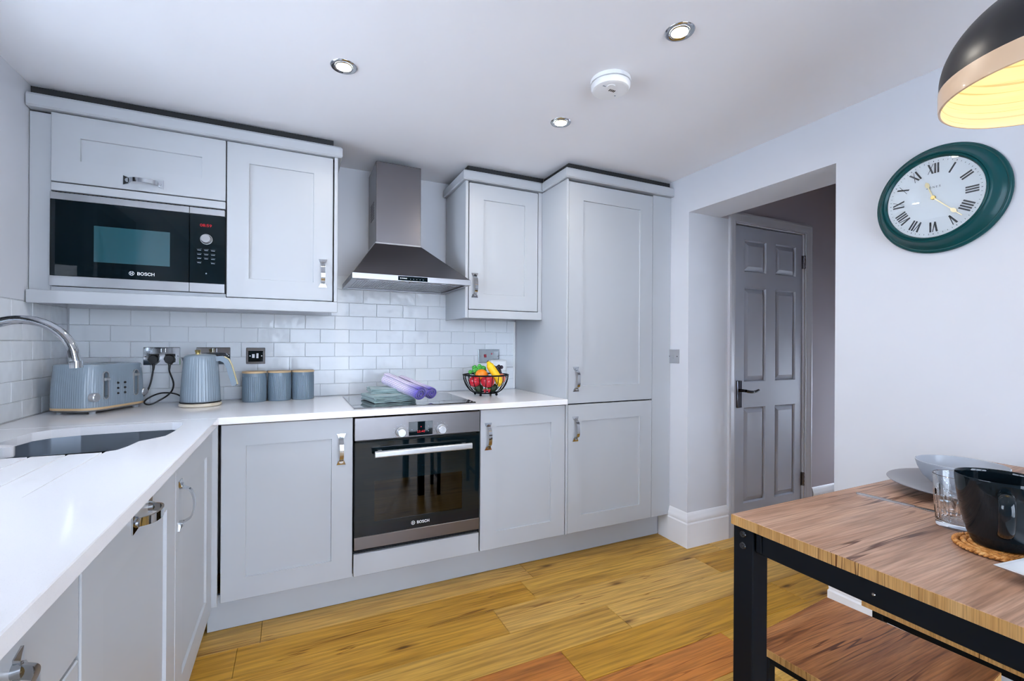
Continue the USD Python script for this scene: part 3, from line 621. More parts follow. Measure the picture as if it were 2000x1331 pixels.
dr = T.add('door', man(bx(.5065, 1.0975, OY, -.583, .325, .745, .002))-man(bx(.593, 1.007, OY-.02, -.5, .384, .566, 0)), m_bglass, False)
T.add('window', bx(.592, 1.008, OY+.002, OY+.005, .383, .567, 0), m_pane, False, dr)
T.add('steel_strip', bx(.5065, 1.0975, OY-.0005, -.583, .268, .3245, .002), m_steel_o, False, dr)
T.add('badge', logo((.802, OY-.0003, .346), BK, .0125), m_print, False, dr)
hb = [frame(extr(rrect(-.010, .010, -.014, .014, .006), .588, 1.040), (0, OY-.043, .695), (0, 1, 0), (0, 0, 1), (1, 0, 0))]
hb += [bx(x-.010, x+.010, OY-.045, OY, .686, .704, .002) for x in (.615, 1.013)]
T.add('handle', hb, m_silver, 30, dr, 'satin steel bar handle')
for z in (.425, .505):
    rk = [cyl((.595, y, z), (1.005, y, z), .0022, 6) for y in np.linspace(-.56, -.15, 10)]+[cyl((x, -.56, z), (x, -.15, z), .003, 6) for x in (.597, 1.003)]
    T.add('wire_rack', rk, m_chrome, 40)
# hob
T = Thing('hob', 'frameless black glass induction hob on the white worktop', 'hob', (.8, -.32, WT1))
T.add('glass_top', bx(.507, 1.088, -.577, -.080, WT1+.0003, WT1+.0055, .0012), m_hob, 20)
# cooker hood
T = Thing('cooker_hood', 'brushed steel chimney cooker hood between the wall cabinets', 'cooker hood', (.805, -.2, 1.492))
X0, X1, Y0, Y1, CX0, CX1, CY = .509, 1.101, -.462, YW-.001, .650, .888, -.240
rim = man(bx(X0, X1, Y0, Y1, 1.492, 1.5195, .001))-man(bx(X0+.022, X1-.022, Y0+.022, Y1-.022, 1.48, 1.512, 0))
T.add('rim', rim, m_steel, False)
T.add('canopy', hull([(x, y, 1.5197) for x in (X0+.004, X1-.004) for y in (Y0+.004, Y1)]+[(x, y, 1.712) for x in (CX0-.004, CX1+.004) for y in (CY-.004, Y1)]), m_steelv, False)
T.add('chimney', man(bx(CX0, CX1, CY, Y1, 1.7125, 2.146, .0015)), m_steelv, False)
T.add('chimney_lip', bx(CX0-.003, CX1+.003, CY-.003, Y1, 1.7118, 1.721, .001), m_steel, False)
T.add('vent_slot', [bx(CX0-.0012, CX0+.001, y, y+.05, z, z+.007, .0005) for y in (-.17, -.11) for z in np.arange(1.86, 1.95, .014)], m_dark, False)
for a, b in ((X0+.024, .8), (.804, X1-.024)):
    T.add('grease_filter', [bx(a, b, Y0+.1, Y1-.06, 1.499, 1.505, .001)]+[bx(a+.012+k*.0125, a+.016+k*.0125, Y0+.12, Y1-.08, 1.4975, 1.4995, 0) for k in range(21)], m_steel, False)
T.add('lamp_strip', bx(X0+.024, X1-.024, Y0+.024, Y0+.097, 1.502, 1.507, .001), m_silver, False)
for x in (.62, .985): T.add('hood_lamp', lathe([(0, -.003), (.026, -.003), (.030, 0), (.030, .003), (0, .003)], (x, Y0+.06, 1.5005), 24), m_chrome, 30)
pn = T.add('control_strip', bx(.722, .868, Y0-.0012, Y0+.001, 1.4955, 1.5165, .0005), m_bglass, False)
T.add('badge', [frame(logo((0, 0, 0), ((1, 0, 0), (0, 1, 0), (0, 0, 1)), .005), (.748, Y0-.0013, 1.5035), *BK)], m_print, False, pn)
for x in (.782, .798, .814, .830, .846): T.add('button_mark', frame(extr(Point(0, 0).buffer(.0018), 0, .0003), (x, Y0-.0013, 1.5035), *BK), m_greyprint, False, pn)

# ================================================================== sockets and switches on the tiles
def plate(T, x0, x1, z0, z1, ax=None):
    return T.add('plate', bx(x0, x1, YW-.0085, YW-.0003, z0, z1, .002), m_chrome, 20)
def socket_holes(T, x, z):
    y = YW-.0088
    T.add('socket_insert', bx(x-.021, x+.021, y-.0003, y+.001, z-.019, z+.023, .0005), m_black, False)
    T.add('pin_hole', [bx(x-.003, x+.003, y-.0006, y, z+.009, z+.018, 0), bx(x-.0135, x-.006, y-.0006, y, z-.009, z-.004, 0), bx(x+.006, x+.0135, y-.0006, y, z-.009, z-.004, 0)], m_dark, False)
def rocker(T, x, z, mat=None, w=.008): T.add('rocker_switch', bx(x-w, x+w, YW-.0125, YW-.008, z-.010, z+.010, .0012), mat or m_chrome, 20)
def screws(T, xs, z): 
    for x in xs: T.add('screw', lathe([(0, .0015), (.003, .0012), (.0035, 0), (0, 0)], (x, YW-.0085, z), 12, 'y'), m_chrome, 30)
T = Thing('double_socket', 'chrome double socket behind the toaster with two black plugs', 'socket', (-.316, YW, 1.117))
plate(T, -.391, -.244, 1.074, 1.160); socket_holes(T, -.349, 1.105); socket_holes(T, -.284, 1.105)
rocker(T, -.349+.024, 1.145, None, .005); rocker(T, -.284-.024, 1.145, None, .005); screws(T, (-.381, -.253), 1.117)
T = Thing('double_socket', 'chrome double socket half hidden behind the kettle', 'socket', (-.105, YW, 1.117))
plate(T, -.178, -.031, 1.074, 1.160); socket_holes(T, -.137, 1.105); socket_holes(T, -.072, 1.105)
rocker(T, -.113, 1.145, None, .005); rocker(T, -.096, 1.145, None, .005); screws(T, (-.168, -.040), 1.117)
T = Thing('fused_switch', 'small square chrome fused switch above the canisters', 'switch', (.083, YW, 1.116))
plate(T, .039, .127, 1.074, 1.159); T.add('insert', bx(.049, .117, YW-.0095, YW-.008, 1.086, 1.142, .0005), m_bglass, False)
rocker(T, .072, 1.116, m_white, .006); T.add('fuse_holder', bx(.086, .096, YW-.012, YW-.009, 1.104, 1.130, .001), m_white, 20); screws(T, (.056, .110), 1.116)
T = Thing('cooker_switch', 'chrome cooker switch plate with red rocker above the fruit basket', 'switch', (1.404, YW, 1.108))
T.add('plate', bx(1.331, 1.478, YW-.0085, YW-.0003, 1.066, 1.152, .002), m_platem, 20); rocker(T, 1.378, 1.110, pr('red_rocker', (.30, .012, .03), .3), .009)
T.add('neon', bx(1.420, 1.428, YW-.011, YW-.008, 1.118, 1.128, .001), pr('red_neon', (.4, .05, .08), .3), 20)
T.add('socket_insert', bx(1.438, 1.470, YW-.0095, YW-.008, 1.090, 1.138, .0005), m_grey, False); screws(T, (1.341, 1.466), 1.108)
T = Thing('white_adaptor', 'white plug-in box below the cooker switch behind the bananas', 'adaptor', (1.45, YW, 1.0))
T.add('housing', bx(1.400, 1.515, YW-.052, YW-.001, 1.010, 1.086, .008), m_white, 30)
T.add('cover', bx(1.41, 1.505, YW-.056, YW-.050, 1.018, 1.078, .003), m_white, 30)
T = Thing('light_switch', 'chrome light switch plate on the white wall strip', 'switch', (XR, -.628, 1.118))
T.add('plate', bx(XR-.008, XR-.0002, -.672, -.585, 1.076, 1.160, .002), m_silver, 20)
T.add('rocker_switch', bx(XR-.012, XR-.007, -.635, -.622, 1.106, 1.130, .001), m_silver, 20)
for y in (-.660, -.597): T.add('screw', lathe([(0, .0015), (.003, .0012), (.0035, 0), (0, 0)], (XR-.008, y, 1.118), 12, 'x'), m_black, 30)

# plugs with their flexes
def plug(T, x, z, route):
    y = YW-.009
    o = [(-.024, .004), (-.020, .018), (-.006, .027), (.006, .027), (.020, .018), (.024, .004), (.018, -.010), (.008, -.020), (-.008, -.020), (-.018, -.010)]
    T.add('body', hull([(x+a*k, y-d, z+b*k) for a, b in o for d, k in ((0, 1), (.018, .96), (.026, .78))]), m_black, 40)
    T.add('strain_relief', tube([(x, y-.011, z-.018), (x, y-.013, z-.034), (x-.001, y-.014, z-.048)], [.0065, .005, .0042], 12), m_black, 40)
    T.add('flex', tube(smoothpath([(x-.001, y-.014, z-.046)]+route, 60), .0036, 8), m_black, True)
T = Thing('plug', 'black plug of the toaster, the left one in the double socket', 'plug', (-.349, YW, 1.1))
plug(T, -.347, 1.098, [(-.352, 0, 1.01), (-.368, -.01, .95), (-.395, -.02, .915), (-.43, -.015, .8995), (-.46, -.03, .8945)])
T = Thing('plug', 'black plug of the kettle with looped flex, the right one in the double socket', 'plug', (-.284, YW, 1.1))
plug(T, -.284, 1.099, [(-.276, -.012, 1.03), (-.262, -.02, .985), (-.268, -.045, .945), (-.305, -.075, .912), (-.345, -.085, .8945), (-.365, -.065, .905), (-.33, -.05, .935), (-.28, -.07, .946), (-.225, -.10, .935), (-.20, -.13, .905)])

# ================================================================== things on the worktop
def fluted(poly_pts, n_ribs, amp):
    """ribbed closed outline from a smooth polygon"""
    ring = poly_pts.exterior; L = ring.length; N = n_ribs*4; out = []
    for i in range(N):
        s = L*i/N; p = np.array(ring.interpolate(s).coords[0]); q = np.array(ring.interpolate((s+1e-4) % L).coords[0]); t = (q-p)/(np.linalg.norm(q-p)+1e-12); nrm = np.array([t[1], -t[0]])
        out.append(p+nrm*amp*math.cos(2*math.pi*n_ribs*s/L))
    return np.array(out)
def outl(poly, n=96):
    r = poly.exterior; return np.array([r.interpolate(r.length*i/n).coords[0] for i in range(n)])
def loft(rings):
    """rings: list of (points Nx2, z) -> closed solid"""
    N = len(rings[0][0]); V = np.vstack([np.c_[p, np.full(N, z)] for p, z in rings]); Fc = []
    for i in range(len(rings)-1):
        for j in range(N):
            A, B, C, D = i*N+j, i*N+(j+1) % N, (i+1)*N+(j+1) % N, (i+1)*N+j
            Fc += [[A, B, C], [A, C, D]]
    a, b = len(V), len(V)+1
    V = np.vstack([V, [*rings[0][0].mean(0), rings[0][1]], [*rings[-1][0].mean(0), rings[-1][1]]])
    for j in range(N):
        Fc += [[a, (j+1) % N, j], [b, (len(rings)-1)*N+j, (len(rings)-1)*N+(j+1) % N]]
    return trimesh.Trimesh(V, Fc, process=False)
# toaster: local axes  e = along the control face (away), d = depth (to the left), origin at the near corner
E_ = np.array([.41, .912, 0]); D_ = np.array([-.912, .41, 0]); TO = np.array([-.468, -.352, 0])
TL, TD = .300, .190
T = Thing('toaster', 'blue-grey ribbed four-slice toaster with wooden trim in the corner', 'toaster', (-.50, -.17, WT1))
def tw(m): return frame(m, TO, E_, D_, (0, 0, 1))         # local x along face, y depth
base_o = rrect(0, TL, 0, TD, .055); n_r = 104
def ring(inset, amp): 
    p = fluted(base_o.buffer(-inset), n_r, amp); return p
z0 = WT1+.022
bodyr = [(ring(.0, 0), z0), (ring(-.003, .0), z0+.004), (ring(-.003, .0008), z0+.010), (ring(-.001, .0008), z0+.09), (ring(.002, .0003), z0+.140), (ring(.004, .0), z0+.172), (ring(.008, 0), z0+.179), (ring(.018, 0), z0+.181)]
bd = man(loft(bodyr))
slots = []
for sx in (.032, .163):
    for k in (0, 1): slots.append((sx+.0, sx+.108, .055+.055*k-.002, .055+.055*k+.024))
for a0, a1, b0, b1 in slots: bd = bd-man(bx(a0, a1, b0, b1, z0+.10, z0+.3, 0))
lev = []
for lx in (.066, .222):
    bd = bd-man(frame(extr(rrect(-.0115, .0115, -.055, .055, .011), -.02, .012), (lx, .004, z0+.093), (1, 0, 0), (0, 0, 1), (0, 1, 0)))
T.add('housing', tw(bd), m_bluegrey, 40)
T.add('wood_trim', tw(loft([(outl(base_o.buffer(.0035)), z0-.004), (outl(base_o.buffer(.0035)), z0+.005)])), m_oak, 40, label='pale wooden band round the foot')
T.add('base', tw(loft([(outl(base_o.buffer(-.008)), z0-.012), (outl(base_o.buffer(.002)), z0-.0045)])), m_silver, 40)
for fx, fy in ((.04, .03), (TL-.04, .03), (.04, TD-.03), (TL-.04, TD-.03)): T.add('foot', tw(cyl((fx, fy, WT1+.0002), (fx, fy, z0-.012), .011, 16)), m_grey, 40)
for lx, dz in ((.066, .118), (.222, .128)):
    T.add('lever_slot', tw(frame(extr(rrect(-.0145, .0145, -.058, .058, .0135).difference(rrect(-.0108, .0108, -.0545, .0545, .0105)), -.002, .0035), (lx, -.001, z0+.093), (1, 0, 0), (0, 0, 1), (0, -1, 0))), m_silver, 30)
    T.add('lever_back', tw(bx(lx-.010, lx+.010, .011, .013, z0+.042, z0+.146, 0)), m_dark, False)
    T.add('lever', tw([hull([(lx+a*w, y, z0+dz+c*h) for a in (-1, 1) for c in (-1, 1) for y, w, h in ((-.013, .010, .0045), (-.008, .012, .0065), (-.001, .010, .005))]), bx(lx-.003, lx+.003, -.004, .012, z0+dz-.004, z0+dz+.004, .001)]), m_silver, 30)
for cx_ in (.127, .163):
    for k in range(3): T.add('button', tw([frame(lathe([(0, .004), (.0042, .004), (.0048, .002), (.0048, 0), (0, 0)], (0, 0, 0), 16), (cx_, -.0005, z0+.098-.022*k), (1, 0, 0), (0, 0, 1), (0, -1, 0))]), m_black, 30)
for kx in (.024, .276): T.add('knob', tw(frame(lathe([(0, .010), (.015, .010), (.018, .007), (.019, -.012), (0, -.012)], (0, 0, 0), 28), (kx, .006, z0+.047), (1, 0, 0), (0, 0, 1), (0, -1, 0))), m_silver, 35)

# kettle
KC = np.array([-.128, -.175])
T = Thing('kettle_stand', 'cream round power stand under the ribbed kettle', 'kettle stand', (*KC, WT1))
T.add('disc', lathe([(0, .0003), (.078, .0003), (.083, .004), (.083, .012), (.079, .0165), (0, .0165)], (*KC, WT1), 56), m_cream, 35)
T.add('skirting_ring', lathe([(.0795, .012), (.0842, .012), (.0842, .0045), (.0835, .004), (.0795, .004), (.0795, .012)], (*KC, WT1), 56), m_cream, 35)
T = Thing('kettle', 'blue-grey ribbed kettle with matching angled handle beside the toaster', 'kettle', (*KC, WT1+.017))
circ = lambda r, amp, n=44: fluted(Point(0, 0).buffer(r, 64), n, amp)+KC
zk = WT1+.0172
T.add('body', loft([(circ(.078, 0), zk), (circ(.080, 0), zk+.004), (circ(.0790, .0007), zk+.012), (circ(.0745, .0007), zk+.10), (circ(.0675, .0006), zk+.195), (circ(.0655, .0), zk+.208), (circ(.063, 0), zk+.213)]), m_bluegrey, 40)
T.add('foot_band', lathe([(0, 0), (.081, 0), (.082, .003), (.081, .006), (0, .006)], (*KC, zk), 56), m_dark, 35)
T.add('lid', lathe([(0, .012), (.02, .0115), (.055, .007), (.061, .001), (.061, -.003), (0, -.003)], (*KC, zk+.2135), 48), m_bluegrey, 35)
T.add('lid_knob', lathe([(0, .018), (.010, .018), (.012, .014), (.009, .004), (.010, 0), (0, 0)], (*KC+np.array([-.012, 0]), zk+.2245), 24), m_brass, 35, label='small brass lid knob')
hd = np.array([.985, -.17]); pk = lambda a, z: np.array([*(KC+hd*a), z])
def hsec(path, w, th):
    """rectangular rounded bar along a path in the vertical plane of hd"""
    ls = LineString(path).buffer(th/2, cap_style=1, join_style=1)
    t = extr(ls, -w/2, w/2); return frame(t, (*KC, 0), (*hd, 0), (0, 0, 1), np.cross([*hd, 0], [0, 0, 1]))
T.add('handle', hsec([(.055, zk+.200), (.085, zk+.203), (.105, zk+.192), (.118, zk+.165), (.140, zk+.085)], .026, .023), m_bluegrey, 40)
T.add('handle_trim', hsec([(.098, zk+.2115), (.117, zk+.199), (.130, zk+.171), (.153, zk+.082)], .012, .003), m_gold, 40)
T.add('spout', hull([(*(KC-hd*a+np.array([-hd[1], hd[0]])*b), z) for a, b, z in ((.060, .028, zk+.207), (.060, -.028, zk+.207), (.079, 0, zk+.2075), (.060, .010, zk+.16), (.060, -.010, zk+.16))]), m_bluegrey, 35)

# canisters
def canister(c, label):
    T = Thing('canister', label, 'canister', (*c, WT1), group='ribbed canisters on the worktop')
    pr_ = lambda r, a: fluted(Point(0, 0).buffer(r, 64), 40, a)+np.array(c)
    z = WT1+.0003
    T.add('tin', loft([(pr_(.0525, 0), z), (pr_(.054, 0), z+.003), (pr_(.054, 0), z+.008), (pr_(.0535, .0010), z+.010), (pr_(.0535, .0010), z+.124), (pr_(.054, 0), z+.127), (pr_(.054, 0), z+.142)]), m_canister, 40)
    T.add('lid', lathe([(0, 0), (.0548, 0), (.0555, .002), (.0555, .0075), (.054, .0095), (0, .0095)], (*c, z+.1425), 56), m_oak, 35, label='pale wooden lid')
    return T
c0 = canister((.085, -.085), 'ribbed blue-grey canister with wooden lid, leftmost of the three')
dup(c0, (.197, -.070, WT1), 'ribbed blue-grey canister with wooden lid, middle of the three')
dup(c0, (.307, -.052, WT1), 'ribbed blue-grey canister with wooden lid, rightmost of the three')

# towels on the hob
def folded(T, c, ang, w, d, layers, th, zb, mat):
    """a cloth folded in layers: serpentine profile"""
    pts = []; 
    for k in range(layers):
        z = zb+th*.5+k*th; a, b = (-d/2, d/2) if k % 2 == 0 else (d/2, -d/2)
        for t in np.linspace(0, 1, 12):
            y = a+(b-a)*t; pts.append((y, z+.0015*math.sin(y*70+k)))
        if k < layers-1:
            s = 1 if b > 0 else -1
            pts += [(b+s*th*.42*math.cos(q), z+th*.5+th*.5*math.sin(q)) for q in np.linspace(-1.2, 1.2, 5)]
    sh = LineString(pts).buffer(th*.46, join_style=1)
    t = extr(sh, -w/2, w/2); t = t.subdivide_to_size(.02) if hasattr(t, 'subdivide_to_size') else t
    v = t.vertices[:, [2, 0, 1]].copy()
    v[:, 2] -= np.clip(np.abs(v[:, 0])/(w/2), 0, 1)**6*.004*(v[:, 2]-zb)/(layers*th)
    v[:, 1] += .010*(meshkit.noise(v*[22, 22, 90])-.5); v[:, 0] += .010*(meshkit.noise(v*[20, 25, 110], 5)-.5); v[:, 2] += .0035*(meshkit.noise(v*[28, 28, 40], 9)-.5)*np.clip((v[:, 2]-zb)/.02, 0, 1)
    ca, sa = math.cos(ang), math.sin(ang)
    V = np.c_[c[0]+v[:, 0]*ca-v[:, 1]*sa, c[1]+v[:, 0]*sa+v[:, 1]*ca, v[:, 2]]
    return trimesh.Trimesh(V, t.faces, process=False)
ZH = WT1+.0058
T = Thing('tea_towel', 'sage green cloth folded in layers, lower one on the hob', 'towel', (.69, -.33, ZH))
T.add('cloth', folded(T, (.700, -.345), 1.75, .20, .20, 4, .0095, ZH+.0006, m_sage), m_sage, 40)
T = Thing('tea_towel', 'sage green cloth folded flat on top of the other green cloth', 'towel', (.69, -.30, ZH+.04))
T.add('cloth', folded(T, (.705, -.305), 1.55, .17, .18, 3, .0085, ZH+.0395, m_sage), m_sage, 40)
def roll(c0_, c1_, r, turns=3.2, n=150, m=14):
    c0_, c1_ = np.array(c0_, float), np.array(c1_, float); ax = (c1_-c0_); L = np.linalg.norm(ax); ax /= L
    a = np.cross(ax, [0, 0, 1]); a /= np.linalg.norm(a); b = np.cross(a, ax)
    th = np.linspace(0, turns*2*np.pi, n); rr = r*(.18+.82*th/th[-1]); thick = r*.82/turns*.80
    V = []; UV = []
    def pt(rad, t, s): return c0_+ax*L*s+rad*(math.cos(t+1.0)*a*1.04+math.sin(t+1.0)*b*.93)
    for side in (0, 1):
        for i, t in enumerate(th):
            rad = rr[i] if side == 0 else max(rr[i]-thick, .001)
            for k in range(m):
                s = k/(m-1); V.append(pt(rad*(1+.05*math.sin(s*9+t)), t, s+.012*math.sin(t*1.3)*(s < .5))); UV.append((t*rad*0+th[i]/th[-1]*1.0*turns, s))
    Fc = []; off = n*m
    for side in (0, 1):
        for i in range(n-1):
            for k in range(m-1):
                A, B, C, D = side*off+i*m+k, side*off+i*m+k+1, side*off+(i+1)*m+k+1, side*off+(i+1)*m+k
                Fc += [[A, B, C], [A, C, D]] if side == 0 else [[A, C, B], [A, D, C]]
    for i in range(n-1):
        for k in (0, m-1):
            A, B, C, D = i*m+k, (i+1)*m+k, off+(i+1)*m+k, off+i*m+k
            Fc += [[A, B, C], [A, C, D]]
    for i in (0, n-1):
        for k in range(m-1):
            A, B, C, D = i*m+k, i*m+k+1, off+i*m+k+1, off+i*m+k
            Fc += [[A, B, C], [A, C, D]]
    return trimesh.Trimesh(V, Fc, process=False), np.array(UV)
T = Thing('rolled_towel', 'rolled lilac checked towel leaning on the green cloths, nearer one', 'towel', (.76, -.40, ZH))
me, uv = roll((.826, -.500, ZH+.0405), (.700, -.280, ZH+.103), .0385); T.add('cloth', me, m_purple, True, uv=uv)
T = Thing('rolled_towel', 'rolled lilac checked towel behind the nearer roll', 'towel', (.84, -.40, ZH))
me, uv = roll((.892, -.462, ZH+.0365), (.782, -.250, ZH+.090), .0345); T.add('cloth', me, m_purple, True, uv=uv)

# fruit basket
FC = np.array([1.268, -.262]); ZB = WT1
T = Thing('fruit_basket', 'black wire fruit basket on the worktop beside the tall cabinet', 'basket', (*FC, ZB))
R1, R0, zt_, zb_ = .130, .068, ZB+.118, ZB+.016
circle = lambda r, z, n=56: [(FC[0]+r*math.cos(t), FC[1]+r*math.sin(t), z) for t in np.arange(n)*2*np.pi/n]
T.add('rim', tube(circle(R1, zt_), .0042, 8, closed=True), m_blackmetal, True)
T.add('base_ring', [tube(circle(R0, zb_), .003, 8, closed=True), tube(circle(R0*.55, zb_-.001), .0025, 8, closed=True)], m_blackmetal, True)
wires = []
for k in range(22):
    t = k*2*np.pi/22+.05
    prof = [(R1, zt_), (R1*.97, zt_-.03), (R1*.85, zt_-.065), (R1*.66, zt_-.092), (R0, zb_), (R0*.55, zb_-.001)]
    wires.append(tube(smoothpath([(FC[0]+r*math.cos(t), FC[1]+r*math.sin(t), z) for r, z in prof], 14), .0020, 6))
for w in wires: T.add('wire', w, m_blackmetal, True)
for k in range(4):
    t = k*math.pi/2+.75; T.add('foot', ball((FC[0]+R0*math.cos(t), FC[1]+R0*math.sin(t), ZB+.0075), .0073, 2), m_blackmetal, True)
def fruit(name, label, cat, c, r, mat, sc=(1, 1, 1), dimple=.0, stem=True, group=None):
    T = Thing(name, label, cat, c, group=group); t = trimesh.creation.icosphere(3, 1.0); v = t.vertices
    q = np.abs(v[:, 2]); rad = 1-dimple*np.exp(-((1-q)/.10)); v = v*np.c_[rad, rad, 1-dimple*1.1*np.exp(-(v[:, 0]**2+v[:, 1]**2)/.06)]
    T.add('flesh', trimesh.Trimesh(v*r*np.array(sc)+np.array(c), t.faces, process=False), mat, True)
    if stem: T.add('stem', tube([(c[0], c[1], c[2]+r*sc[2]*(.92-dimple)), (c[0]+.003, c[1], c[2]+r*sc[2]*1.16)], [.0018, .0024], 6), m_stem, True)
fx, fy = FC
GF = 'fruit in the wire basket'
fruit('orange', 'bright orange on top of the red apples at the left of the basket', 'orange', (fx-.037, fy-.026, ZB+.118), .036, m_orange, (1, 1, .96), .03, False, GF)
fruit('apple', 'red apple at the far left side of the basket', 'apple', (fx-.080, fy-.030, ZB+.083), .034, m_apple, (1, 1, .95), .14, True, GF)
fruit('apple', 'large red apple at the front centre of the basket', 'apple', (fx-.016, fy-.068, ZB+.085), .039, m_apple, (1, 1, .95), .14, True, GF)
fruit('peach', 'pinkish peach at the right side of the basket', 'peach', (fx+.088, fy-.010, ZB+.096), .030, m_peach, (1, 1, .98), .08, False, GF)
fruit('avocado', 'dark green avocado low in the right of the basket', 'avocado', (fx+.028, fy-.036, ZB+.046), .025, m_avo, (1.25, 1, .95), .0, False, GF)
fruit('lime', 'dark green lime low in the left of the basket', 'lime', (fx-.058, fy-.038, ZB+.046), .022, m_avo, (1.2, 1, 1), .0, False, GF)
for k, (dx, dy) in enumerate(((-.030, -.066), (-.008, -.072))):
    T = Thing('strawberry', ('strawberry low in the basket, the left of two', 'strawberry low in the basket, the right of two')[k], 'strawberry', (fx+dx, fy+dy, ZB+.032), group=GF)
    T.add('flesh', lathe([(0, -.013), (.005, -.010), (.0105, .002), (.0085, .010), (0, .012)], (fx+dx, fy+dy, ZB+.033), 16), m_apple, True)
    T.add('calyx', lathe([(0, .015), (.003, .0135), (.0095, .0115), (.0105, .009), (0, .0105)], (fx+dx, fy+dy, ZB+.033), 7), m_grapeg, 20)
def banana(label, path, r):
    T = Thing('banana', label, 'banana', path[0], group=GF); p = smoothpath(path, 26)
    s = np.linspace(0, 1, 26); rad = r*np.clip(np.minimum(s/.10, (1-s)/.16), .28, 1)**.55
    T.add('fruit', tube(p, rad, 6), m_banana, 50); T.add('tip', tube([p[0]+(p[0]-p[1])*.4, p[0]], [.003, .0045], 6), m_stem, True); T.add('stem', tube([p[-1], p[-1]+(p[-1]-p[-2])*1.2], [.005, .006], 6), m_stem, True)
banana('yellow banana standing tall out of the basket', [(fx+.058, fy-.068, ZB+.062), (fx+.042, fy-.074, ZB+.105), (fx+.014, fy-.066, ZB+.150), (fx-.004, fy-.045, ZB+.192)], .0225)
banana('yellow banana lying lower against the first one', [(fx+.072, fy-.030, ZB+.052), (fx+.060, fy-.038, ZB+.100), (fx+.042, fy-.030, ZB+.145), (fx+.024, fy-.012, ZB+.174)], .014)
def grapes(name, label, c, spread, mat, n, r):
    T = Thing(name, label, 'grapes', c, group=GF); g = np.random.default_rng(n)
    T.add('berries', [ball(np.array(c)+g.normal(0, 1, 3)*spread, r*g.uniform(.85, 1.1), 1) for _ in range(n)], mat, True)
    T.add('stalk', tube([(c[0], c[1], c[2]), (c[0]+.005, c[1], c[2]+spread[2]*2.0)], [.002, .0025], 6), m_stem, True)
grapes('grape_bunch', 'bunch of bright green grapes at the left top of the basket', (fx-.040, fy+.022, ZB+.148), (.019, .012, .009), m_grapeg, 50, .0118)
grapes('grape_bunch', 'bunch of near-black grapes at the right top of the basket', (fx+.062, fy+.012, ZB+.146), (.020, .013, .010), m_grapeb, 36, .0105)

# ================================================================== ceiling fittings
def downlight(c, label):
    T = Thing('downlight', label, 'ceiling light', (*c, H), group='recessed ceiling downlights')
    T.add('bezel', lathe([(.031, -.0005), (.036, -.004), (.043, -.0045), (.046, -.002), (.0465, -.0003), (.0465, .0), (.031, 0)], (*c, H), 40), m_chrome, 40)
    T.add('inner_ring', lathe([(.0305, -.0035), (.0285, -.005), (.026, -.004), (.0255, -.0015), (.0305, -.001)], (*c, H), 40), m_chrome, 40)
    T.add('lens', lathe([(0, -.0022), (.012, -.0025), (.0252, -.0018), (.0252, -.0008), (0, -.0008)], (*c, H), 32), m_lens, 40, label='glowing warm white lens')
    return T
d0 = downlight((.421, -.969), 'chrome recessed downlight above the sink-run corner, left of the three')
dup(d0, (1.370, -1.634, H), 'chrome recessed downlight nearest the viewer, above the smoke alarm')
dup(d0, (1.343, -.954, H), 'chrome recessed downlight nearest the tall cabinet, below the smoke alarm')
T = Thing('smoke_alarm', 'round white smoke alarm on the ceiling between two downlights', 'smoke alarm', (1.341, -1.317, H))
sc = (1.341, -1.317, H)
T.add('base', lathe([(0, 0), (.074, 0), (.075, -.004), (.0745, -.014), (.070, -.015), (0, -.015)], sc, 56), m_white, 35)
T.add('cover', lathe([(.070, -.0165), (.073, -.018), (.0725, -.028), (.068, -.037), (.060, -.041), (0, -.042)], sc, 56), m_white, 35)
T.add('test_button', lathe([(0, -.044), (.014, -.044), (.016, -.0415), (0, -.0415)], (sc[0]-.020, sc[1]-.030, sc[2]), 28), m_white, 35)
T.add('vent_slot', [bx(sc[0]-.012+.007*k, sc[0]-.008+.007*k, sc[1]-.014, sc[1]-.002, H-.0432, H-.0415, .0005) for k in range(4)], m_black, False)
T.add('indicator', bx(sc[0]-.050, sc[0]-.038, sc[1]-.022, sc[1]-.019, H-.0428, H-.0412, 0), m_greyprint, False)
T.add('indicator', bx(sc[0]+.030, sc[0]+.036, sc[1]+.014, sc[1]+.018, H-.0428, H-.0412, 0), m_greyprint, False)

# ================================================================== wall clock
CKC = np.array([XR-.0005, -1.899, 1.712]); CK = ((0, -1, 0), (0, 0, 1), (-1, 0, 0))
T = Thing('wall_clock', 'large round wall clock with dark green moulded case and roman numerals', 'clock', tuple(CKC))
prof = [(.12, 0), (.188, 0), (.191, .004), (.191, .010), (.187, .016), (.183, .018), (.180, .017), (.177, .021), (.171, .026), (.166, .033), (.162, .042), (.159, .049), (.1575, .053), (.154, .057), (.151, .0575), (.149, .055), (.147, .0575), (.144, .0585), (.1415, .056), (.140, .050), (.1385, .044), (.12, .043), (.12, 0)]
T.add('case', lathe(prof, CKC, 96, 'x'), m_green, 50)
dl = T.add('dial', lathe([(0, .0445), (.1385, .0445), (.1385, .040), (0, .040)], CKC, 72, 'x'), m_dial, 40)
O = CKC+np.array([-.0447, 0, 0])
def num(s, h=.035):
    w = {'I': .0085, 'V': .017, 'X': .018}; x = 0; g = []
    for ch in s:
        k = w[ch]
        if ch == 'I': g.append(sbox(x+.0014, 0, x+.0066, h))
        elif ch == 'V': g += [Polygon([(x, h), (x+.0055, h), (x+k/2+.0026, 0), (x+k/2-.0026, 0)]), Polygon([(x+k-.0035, h), (x+k-.001, h), (x+k/2+.0015, 0), (x+k/2-.001, 0)])]
        else: g += [Polygon([(x, h), (x+.0055, h), (x+k, 0), (x+k-.0055, 0)]), Polygon([(x+k-.0022, h), (x+k-.0007, h), (x+.0022, 0), (x+.0007, 0)])]
        x += k
    from shapely import affinity
    return affinity.translate(unary_union(g), -x/2, 0)
from shapely import affinity
